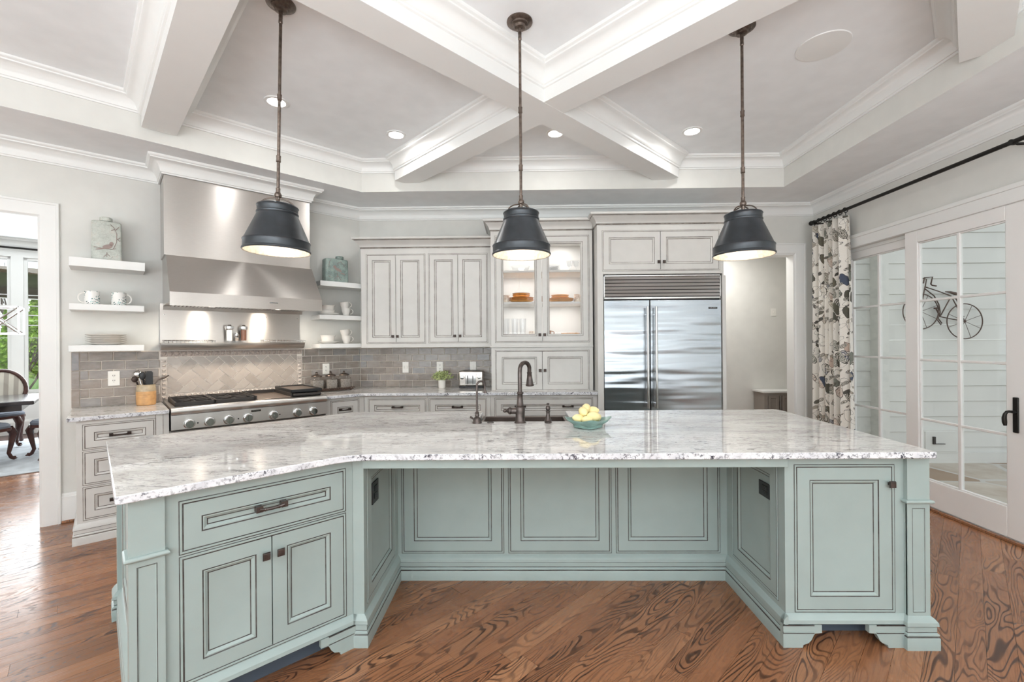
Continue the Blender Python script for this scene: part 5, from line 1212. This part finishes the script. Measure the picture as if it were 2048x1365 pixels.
# right shelves: plate with ramekins, stacked cups
for (z, n1) in ((1.7335, 'middle'), (1.4255, 'lowest')):
    dish('saucer_plate', 'white plate under the bowls on the %s right shelf' % n1, RW, (-.415, -.14, z), .112, .026, 'white_cer')
    for i in range(2 if z > 1.6 else 1):
        r_ = .074; mb = MB(RW); hh = .05 if z > 1.6 else .082
        p = (-.425, -.14, z + .0095 + i * .052)
        mb.lathe([(r_ * .8, 0), (r_ * .84, .004), (r_ * .9, hh * .5), (r_ * .97, hh * .85), (r_ * 1.05, hh * .9), (r_ * 1.05, hh), (r_ * .93, hh), (r_ * .8, .008), (.001, .007)], p, 32)
        props(build('white_bowl', mb, M['white_cer']), 'white round bowl on the plate, %s right shelf%s' % (n1, '' if z < 1.6 else (', lower one', ', upper one')[i]), 'bowl')
    for i in range(2):
        tl_ = .10 if i else 0; T = RW @ Matrix.Translation((-.222 - (.008 if i else 0), -.14, z + .0005 + i * .068)) @ Matrix.Rotation(-.14 if i else .0, 4, 'Y')
        q = root('tea_cup', 'white tea cup with looped handle, %s of two stacked on the %s right shelf' % (('lower', 'upper')[i], n1), 'cup', T, 'white tea cups on the right shelves')
        mb = MB(T); mb.lathe([(.026, 0), (.028, .004), (.032, .012), (.046, .05), (.050, .080), (.054, .088), (.051, .088), (.043, .05), (.026, .012), (.001, .010)], (0, 0, 0), 28); build('body', mb, M['white_cer'], q)
        mb = MB(T); mb.tube([(.046 + .034 * math.sin(t), 0, .052 + .028 * math.cos(t)) for t in [k * PI / 10 for k in range(11)]], .0045, 8); build('handle', mb, M['white_cer'], q)
# dishes in the glass-front cabinet
z = 1.8572; y = 4.90
for i in range(3): dish('dinner_plate', 'orange brown-rimmed plate behind the left glass door, ' + ('bottom', 'middle', 'top')[i] + ' of its stack', ID, (.037, y, z + i * .014), .138, .030, 'amber', 'amber_rim', 'orange dishes in the glass-front cabinet')
for i in range(2): dish('soup_bowl', 'orange bowl on the left stack of plates behind glass, ' + ('lower', 'upper')[i] + ' one', ID, (.036, y, z + .042 + i * .018), .098, .044, 'amber', 'amber_rim', 'orange dishes in the glass-front cabinet', 'bowl')
for i in range(2): dish('dinner_plate', 'orange brown-rimmed plate behind the right glass door, ' + ('lower', 'upper')[i] + ' of two', ID, (.473, y, z + i * .014), .140, .030, 'amber', 'amber_rim', 'orange dishes in the glass-front cabinet')
for i in range(2): dish('soup_bowl', 'ochre bowl on the right stack of plates behind glass, ' + ('lower', 'upper')[i] + ' one', ID, (.462, y, z + .028 + i * .020), .098, .034, 'kraft', 'amber', 'orange dishes in the glass-front cabinet', 'bowl')
M['floralmug'] = tinmat('brown_floral_china', srgb(150, 96, 70), srgb(232, 222, 206), srgb(240, 234, 222))
mug('brown patterned mug at the far left of the orange dish shelf', -.128, z, -1, ID, 4.90, .036, .085, 'floralmug'); mug('brown patterned mug at the far right of the orange dish shelf', .648, z, 1, ID, 4.90, .034, .088, 'floralmug'); mug('dark brown mug partly behind the middle door frame on the orange dish shelf', .285, z, 1, ID, 4.98, .038, .08, 'amber_rim')
z = 1.4975
for x, lab in ((-.135, 'left'), (-.035, 'middle'), (.050, 'right')):
    mb = MB(); mb.lathe([(.030, 0), (.034, .004), (.038, .19), (.0365, .19), (.031, .012), (.001, .010)], (x, 4.93, z), 24); props(build('tall_glass', mb, M['glass_ware']), 'tall clear glass on the cabinet floor behind the left door, %s one of three' % lab, 'glass', 'tall glasses')
mb = MB(); mb.box(.118, .212, 4.86, 4.95, z, z + .048); props(build('patterned_box', mb, M['floralmug'], bevel=.004), 'small brown patterned box at the bottom of the glass cabinet, left door', 'box')
mug('orange mug at the bottom of the glass cabinet behind the right door', .335, z, 1, ID, 4.92, .03, .055, 'amber_rim')
dish('serving_plate', 'orange plate at the bottom right of the glass cabinet', ID, (.575, 4.92, z), .105, .028, 'amber', 'amber', None, 'plate', .8)
z = 2.1935
for i in range(4): dish('glass_plate', 'clear glass plate on the top shelf of the glass cabinet, ' + ('bottom', 'second', 'third', 'top')[i] + ' of four', ID, (.385, 4.93, z + i * .018), .085, .030, 'glass_ware', None, 'glass plates on the top shelf')
for x, lab in ((.575, 'left of'), (.645, 'right of')):
    mb = MB(); mb.lathe([(.030, 0), (.030, .004), (.005, .010), (.004, .05), (.03, .075), (.036, .13), (.034, .13), (.026, .078), (.001, .06)], (x, 4.93, z), 24); props(build('stem_glass', mb, M['glass_ware']), 'clear stemmed glass on the top shelf, %s the pair behind the right door' % lab, 'glass', 'stemmed glasses')
mb = MB(); mb.lathe([(.06, 0), (.075, .01), (.10, .07), (.104, .072), (.097, .07), (.06, .012), (.001, .01)], (.03, 4.93, z), 30, sq=lambda a: 1 + .03 * math.cos(14 * a)); props(build('cut_glass_bowl', mb, M['glass_ware']), 'cut glass bowl on the top shelf behind the left door', 'bowl')

# ================================================================== CURTAIN
cr_ = root('curtain_rod', 'black curtain rod running above the french doors', 'curtain rod', frame(3.33, 3.2, 0, 2.745))
mb = MB(); mb.tube([(3.325, 5.06, 2.748), (3.325, 1.2, 2.738)], .0155, 14); build('rod', mb, M['black'], cr_)
mb = MB(); mb.ell((3.325, 5.085, 2.748), (.026, .028, .026), 16, 10); mb.tube([(3.325, 5.05, 2.748), (3.325, 5.062, 2.748)], .021, 12); build('finial', mb, M['black'], cr_)
for yb in (2.985, 4.98):
    mb = MB(); mb.tube([(3.325, yb + .05, 2.742), (3.34, yb + .03, 2.722), (3.37, yb, 2.712), (3.432, yb, 2.712)], .009, 10); mb.tube([(3.425, yb, 2.712), (3.44, yb, 2.712)], .032, 20); mb.tube([(3.31, yb + .05, 2.742), (3.34, yb + .05, 2.742)], .019, 12); build('bracket', mb, M['black'], cr_)
cu = root('curtain', 'floral linen curtain gathered beside the french doors', 'curtain', frame(3.33, 4.8, 0, 0))
mb = MB(); nx, nz = 130, 36; mb.uv = []; vs = []; fs = []
for j in range(nz + 1):
    t = j / nz; z = .015 + t * 2.675
    y0, y1 = 5.055 + .0 * t, 4.50 + .045 * t; arc = 0; last = None
    for i in range(nx + 1):
        s = i / nx; ph = s * 6.5 * 2 * PI
        amp = (.042 + .016 * (1 - t)) * (1 + .25 * math.sin(s * 9 + 1)); x = 3.328 + amp * math.sin(ph + .25 * math.sin(t * 3 + s * 8)) ; y = y0 + (y1 - y0) * (s + .012 * math.sin(2 * ph))
        if last: arc += math.hypot(x - last[0], y - last[1])
        last = (x, y); vs.append((x, y, z)); mb.uv.append((arc, z))
for j in range(nz):
    for i in range(nx): a = j * (nx + 1) + i; fs.append((a, a + 1, a + nx + 2, a + nx + 1))
mb.add(vs, fs); o = build('fabric', mb, M['floral'], cu, ang=180); sm = o.modifiers.new('thickness', 'SOLIDIFY'); sm.thickness = .003
for i in range(7):
    y = 5.03 - i * .078; rm = MB(); rm.tube([(3.325 + .024 * math.cos(t), y + .004 * math.sin(t), 2.742 + .024 * math.sin(t)) for t in [k * 2 * PI / 16 for k in range(17)]], .0045, 6)
    rm.tube([(3.325, y, 2.718), (3.328, y, 2.69)], .003, 5); build('ring', rm, M['black'], cu)

# ================================================================== PORCH: bicycle wall art, access hatch
bk = root('bicycle_wall_art', 'rusty wire bicycle sculpture hanging on the grey siding of the porch', 'wall art', frame(5.13, 5.46, 0, 1.4))
YB = 5.455; pt = lambda x, z: (x, YB, z)
for cx_, cz in ((5.393, 1.640), (4.868, 1.762)):
    mb = MB(); mb.tube([pt(cx_ + .212 * math.cos(t), cz + .212 * math.sin(t)) for t in [i * 2 * PI / 48 for i in range(49)]], .006, 8)
    for k in range(8):
        a = k * PI / 4 + .35; mb.tube([pt(cx_ + .015 * math.cos(a), cz + .015 * math.sin(a)), pt(cx_ + .21 * math.cos(a), cz + .21 * math.sin(a))], .0028, 5)
    mb.ell(pt(cx_, cz), (.018, .012, .018), 10, 6); build('wheel', mb, M['rust'], bk)
mb = MB()
for q in ([(4.868, 1.762), (4.90, 1.95), (4.925, 2.07)], [(4.925, 2.06), (5.10, 2.0), (5.235, 1.945)], [(4.925, 2.035), (5.03, 1.95), (5.085, 1.85), (5.10, 1.76), (5.095, 1.70)], [(5.235, 1.945), (5.10, 1.70)], [(5.235, 1.945), (5.31, 1.80), (5.393, 1.640)], [(5.095, 1.70), (5.22, 1.672), (5.393, 1.640)], [(5.255, 1.945), (5.30, 1.90), (5.35, 1.78)]):
    mb.tube([pt(*p) for p in q], .0065, 8)
for x in (4.87, 5.39): mb.tube([(x, YB, 1.70), (x, 5.51, 1.70)], .004, 6)
build('frame', mb, M['rust'], bk)
mb = MB(); mb.tube([pt(4.925, 2.06), pt(4.94, 2.15), pt(4.90, 2.165)], .006, 8); mb.tube([(4.885, YB - .02, 2.10), (4.90, YB - .02, 2.168), (4.985, YB - .03, 2.175), (4.965, YB - .03, 2.09), (4.98, YB - .03, 2.075), (5.03, YB - .03, 2.066)], .008, 8); build('handlebar', mb, M['rust'], bk)
mb = MB(); mb.tube([pt(5.165, 2.0), pt(5.22, 1.995), pt(5.28, 1.975), pt(5.305, 1.965)], [.005, .012, .02, .012], 10); build('saddle', mb, M['rust'], bk)
mb = MB(); mb.tube([pt(5.095, 1.705), pt(5.05, 1.80)], .007, 6); mb.tube([pt(5.095, 1.705), pt(5.06, 1.67), pt(5.11, 1.60), pt(5.12, 1.62), pt(5.075, 1.68)], .006, 6); mb.tube([pt(5.03, 1.80), pt(5.07, 1.805)], .01, 6); build('pedals', mb, M['rust'], bk)
ah = root('access_hatch', 'grey utility hatch with a dark hook low on the porch siding', 'hatch', frame(5.13, 5.49, 0, .03))
mb = MB(); mb.box(4.90, 5.315, 5.475, 5.515, .035, .33); mb.box(4.925, 5.29, 5.468, 5.48, .06, .305); build('panel', mb, M['siding'], ah, bevel=.003)
mb = MB(); mb.box(5.01, 5.035, 5.45, 5.47, .155, .245); mb.tube([(5.022, 5.455, .16), (5.15, 5.455, .158)], .005, 6); build('hook', mb, M['cast'], ah)

# hall cabinet
hc2 = root('hall_cabinet', 'taupe panelled cabinet with white top seen through the doorway', 'cabinet', frame(3.7, 6.33, 0))
mb = MB(); mb.box(3.40, 4.05, 6.215, 6.485, 0, .70); mb.box(3.395, 3.44, 6.205, 6.25, 0, .70); build('body', mb, M['taupe'], hc2, bevel=.003)
mb = MB(); mb.box(3.375, 4.07, 6.19, 6.49, .70, .727); build('top', mb, M['trim'], hc2, bevel=.003)
for a, b in ((3.45, 3.595), (3.64, 3.86)):
    mb = MB(); mb.rings(a, b, .08, .66, [(0, 6.213, 0), (0, 6.2, 0), (.03, 6.2, 0), (.04, 6.208, 0)], 0); build('door', mb, M['taupe'], hc2)
mb = MB(); mb.box(3.605, 3.615, 6.195, 6.215, .1, .66); build('edge_trim', mb, M['chrome'], hc2)

# ================================================================== DINING ROOM
dt = root('dining_table', 'dark dining table seen through the left cased opening', 'table', RW @ Matrix.Translation((-3.9, 3.57, 0)))
mb = MB(RW); mb.box(-5.2, -2.885, 2.97, 4.16, .70, .75); build('tabletop', mb, M['tableblk'], dt, bevel=.012)
mb = MB(RW); mb.box(-5.1, -3.0, 3.1, 4.03, .62, .70); build('apron', mb, M['tableblk'], dt)
for x in (-4.6, -3.5): mb = MB(RW); mb.lathe([(.10, 0), (.12, .06), (.06, .14), (.09, .35), (.05, .5), (.10, .62)], (x, 3.56, 0.013), 20); build('pedestal', mb, M['walnut'], dt)
mb = MB(RW); mb.box(-5.9, -1.75, 2.24, 4.95, 0, .012); props(build('area_rug', mb, M['rug'], bevel=.004), 'pale blue-grey area rug under the dining table', 'rug')
# one chair in local coordinates, seat facing -y
def chair_mesh(T, label):
    r_ = root('dining_chair', label, 'chair', T, 'carved dining chairs')
    mb = MB(T)
    out = []
    for i in range(24):
        a = 2 * PI * i / 24; q = 1 + .06 * math.cos(4 * a); out.append((.255 * math.cos(a) * q, -.02 + .25 * math.sin(a) * q))
    mb.prism(out, .40, .435); build('seat_rail', mb, M['walnut'], r_)
    mb = MB(T); n = 24; vs = []; fs = []
    for (s, z) in ((.97, .435), (.98, .46), (.9, .485), (.6, .50)): vs += [(x * s, (y + .02) * s - .02, z) for x, y in out]
    fs = [(i * n + k, i * n + (k + 1) % n, (i + 1) * n + (k + 1) % n, (i + 1) * n + k) for i in range(3) for k in range(n)] + [tuple(range(3 * n, 4 * n))]
    mb.add(vs, fs); build('seat', mb, M['uph_dk'], r_)
    rake = lambda z: .235 + (z - .45) * .22
    oval = [(.245 * math.sin(a) * (1 + .10 * math.cos(a)), .80 - .255 * math.cos(a)) for a in [2 * PI * i / 32 for i in range(33)]]
    mb = MB(T); mb.tube([(x, rake(z), z) for x, z in oval], .026, 10, caps=False)
    for s in (-1, 1): mb.tube([(s * .19, .20, .42), (s * .17, .225, .48), (s * .155, rake(.58), .60)], .022, 8)
    fr_ = build('backrest', mb, M['walnut'], r_, ang=60)
    mb = MB(T); m_ = 32
    for (s, o_) in ((.95, .0), (.8, -.03), (0.4, -.04)): pass
    vs = [(x * s, rake(.80 + (z - .80) * s) + o_, .80 + (z - .80) * s) for (s, o_) in ((.95, .0), (.8, -.028), (.35, -.04), (.35, .03), (.8, .022), (.95, 0)) for x, z in oval[:32]]
    fs = [(i * m_ + k, i * m_ + (k + 1) % m_, (i + 1) * m_ + (k + 1) % m_, (i + 1) * m_ + k) for i in range(5) for k in range(m_)] + [tuple(range(2 * m_, 3 * m_)), tuple(range(3 * m_, 4 * m_))]
    mb.add(vs, fs); build('back_cushion', mb, M['stripe'], fr_, ang=60)
    for sx_ in (-1, 1):
        for sy in (-1, 1):
            mb = MB(T); x0_, y0_ = sx_ * .20, (-.20 if sy < 0 else .19); ox = sx_ * (.03 if sy < 0 else 0); oy = sy * .03
            mb.tube([(x0_, y0_, .41), (x0_ + ox * 1.0, y0_ + oy * 1.0, .34), (x0_ + ox * .5, y0_ + oy * .5, .22), (x0_ - ox * .1, y0_ - oy * .1, .10), (x0_ + ox * .4, y0_ + oy * .5, .045), (x0_ + ox * 1.1, y0_ + oy * 1.3, .032)], [.040, .040, .027, .019, .020, .026], 10)
            mb.ell((x0_ + ox * 1.1, y0_ + oy * 1.4, .026), (.026, .030, .0125), 10, 6); build('leg', mb, M['walnut'], r_, ang=60)
    return r_
DZ = .0125
ch = chair_mesh(RW @ frame(-3.36, 4.42, 0, DZ), 'carved wooden dining chair on the far side of the dark table, facing the kitchen')
dup(ch, RW @ frame(-2.66, 3.10, -72, DZ), 'carved wooden dining chair at the near right end of the table, by the door casing')
dup(ch, RW @ frame(-3.34, 2.95, 170, DZ), 'carved wooden dining chair on the near side of the table, at the far left')
dup(ch, RW @ frame(-2.62, 3.86, -95, DZ), 'carved wooden dining chair at the right end of the table, half behind its neighbour')
ln = root('lantern_chandelier', 'chrome box lantern with crossed bars hanging in the dining room', 'lantern', RW @ Matrix.Translation((-3.20, 3.5, 3.16)))
mb = MB(RW); lx0, lx1, ly0, ly1, lz0, lz1 = -4.1, -3.03, 3.25, 3.75, 1.58, 1.93; t = .016
for x in (lx0, lx1 - t):
    for y in (ly0, ly1 - t): mb.box(x, x + t, y, y + t, lz0, lz1)
for z in (lz0, lz1 - t):
    for y in (ly0, ly1 - t): mb.box(lx0, lx1, y, y + t, z, z + t)
    for x in (lx0, lx1 - t): mb.box(x, x + t, ly0, ly1, z, z + t)
for y in (ly0 + t / 2, ly1 - t / 2):
    for a, b in ((lx0, -3.74), (-3.74, -3.385), (-3.385, lx1)):
        mb.tube([(a + .01, y, lz0 + .01), (b - .01, y, lz1 - .01)], .009, 8); mb.tube([(a + .01, y, lz1 - .01), (b - .01, y, lz0 + .01)], .009, 8)
build('cage', mb, M['chrome'], ln); mb = MB(RW)
for x in (lx0 + .2, lx1 - .2): mb.tube([(x, 3.5, lz1), (x, 3.5, 3.158)], .006, 8)
mb.tube([(lx0, 3.5, lz1 - .008), (lx1, 3.5, lz1 - .008)], .008, 8); build('hanging_rods', mb, M['chrome'], ln)
mb = MB(RW); mb.tube([(-5.9, D - .08, 3.00), (-.8, D - .08, 3.00)], .016, 10); props(build('curtain_rod', mb, M['black']), 'black curtain rod above the dining room windows', 'curtain rod')
light('dining_daylight', 'AREA', RW @ Vector((-3.3, D - .12, 1.75)), 200, (.92, .97, 1), 4.4, 2.1, (R(90), 0, R(43 + 180)))
light('dining_fill', 'AREA', RW @ Vector((-3.3, 2.2, 3.1)), 22, (1, .98, .95), 1.2, 1.2, (0, 0, 0))  # added fill from the dining ceiling, brightens the window wall

# garden seen through the dining windows
def tree(name, label, T, h, w, n, seed, z0=.3):
    r_ = root(name, label, 'tree', T); rg = random.Random(seed); mb = MB(T)
    for i in range(n):
        t = rg.random(); rad = w * math.sqrt(rg.random()) * (1 - t * .75); a = rg.random() * 2 * PI; p = Vector((rad * math.cos(a), rad * math.sin(a), z0 + t * (h - z0))); s = .05 + rg.random() * .06
        u_ = Vector((rg.uniform(-1, 1), rg.uniform(-1, 1), rg.uniform(-1, 1))).normalized() * s; v_ = u_.orthogonal().normalized() * s * .8; mb.add([p - u_, p - v_, p + u_, p + v_], [(0, 1, 2, 3)])
    build('crown', mb, M['tree_leaf'], r_, smooth=False); mb = MB(T); mb.tube([(0, 0, -.35), (.05, 0, h * .5)], [.14, .06], 8); build('trunk', mb, M['bark'], r_)
tree('evergreen_tree', 'bright green evergreen tree behind the garden wall, in the right window pane', RW @ frame(-4.0, 19, 0), 3.7, .75, 6000, 2)
tree('evergreen_tree', 'yellow-green evergreen tree at the left of the dining window view', RW @ frame(-4.95, 20, 0), 2.9, .35, 3000, 4)
def bare(label, T, h, seed):
    rg = random.Random(seed); mb = MB(T)
    def br(p, d, L, r_, k):
        q = p + d * L; mb.tube([p, (p + q) / 2 + Vector((rg.uniform(-1, 1), rg.uniform(-1, 1), 0)) * L * .06, q], [r_, r_ * .8, r_ * .6], 5)
        if k: 
            for i in range(3): br(p + d * L * (.55 + .22 * i), (d + Vector((rg.uniform(-1, 1), rg.uniform(-1, 1), rg.uniform(.0, .6))) * .75).normalized(), L * .66, r_ * .55, k - 1)
    br(Vector((0, 0, -.35)), Vector((0, 0, 1)), h * .4, .02 * h, 4); props(build('bare_tree', mb, M['bark']), label, 'tree')
bare('tall leafless tree against the sky beyond the dining window', RW @ frame(-5.6, 27, 0), 7, 8)
bare('leafless sapling standing in front of the garden wall', RW @ frame(-3.75, 11.4, 0), 2.6, 11)
for i, (x, y, s, lab) in enumerate(((-3.72, 9.2, .30, 'large grey boulder in the garden bed outside the dining window'), (-4.1, 10.2, .24, 'pale boulder behind the larger grey one'), (-3.3, 8.4, .22, 'small boulder nearest the dining window'))):
    mb = MB(RW); mb.ell((x, y, -.24), (s * 1.5, s, s * .75), 14, 9)
    rg = random.Random(i)
    for v in mb.v: v += Vector((rg.uniform(-1, 1), rg.uniform(-1, 1), rg.uniform(-1, 1))) * s * .07
    props(build('boulder', mb, M['rock'], ang=25), lab, 'rock')
# planting bed
mb = MB(RW); mb.box(-9, -.5, D + 2.2, D + 5.2, -.36, -.28); struct('ground_bed', mb, M['rock'])
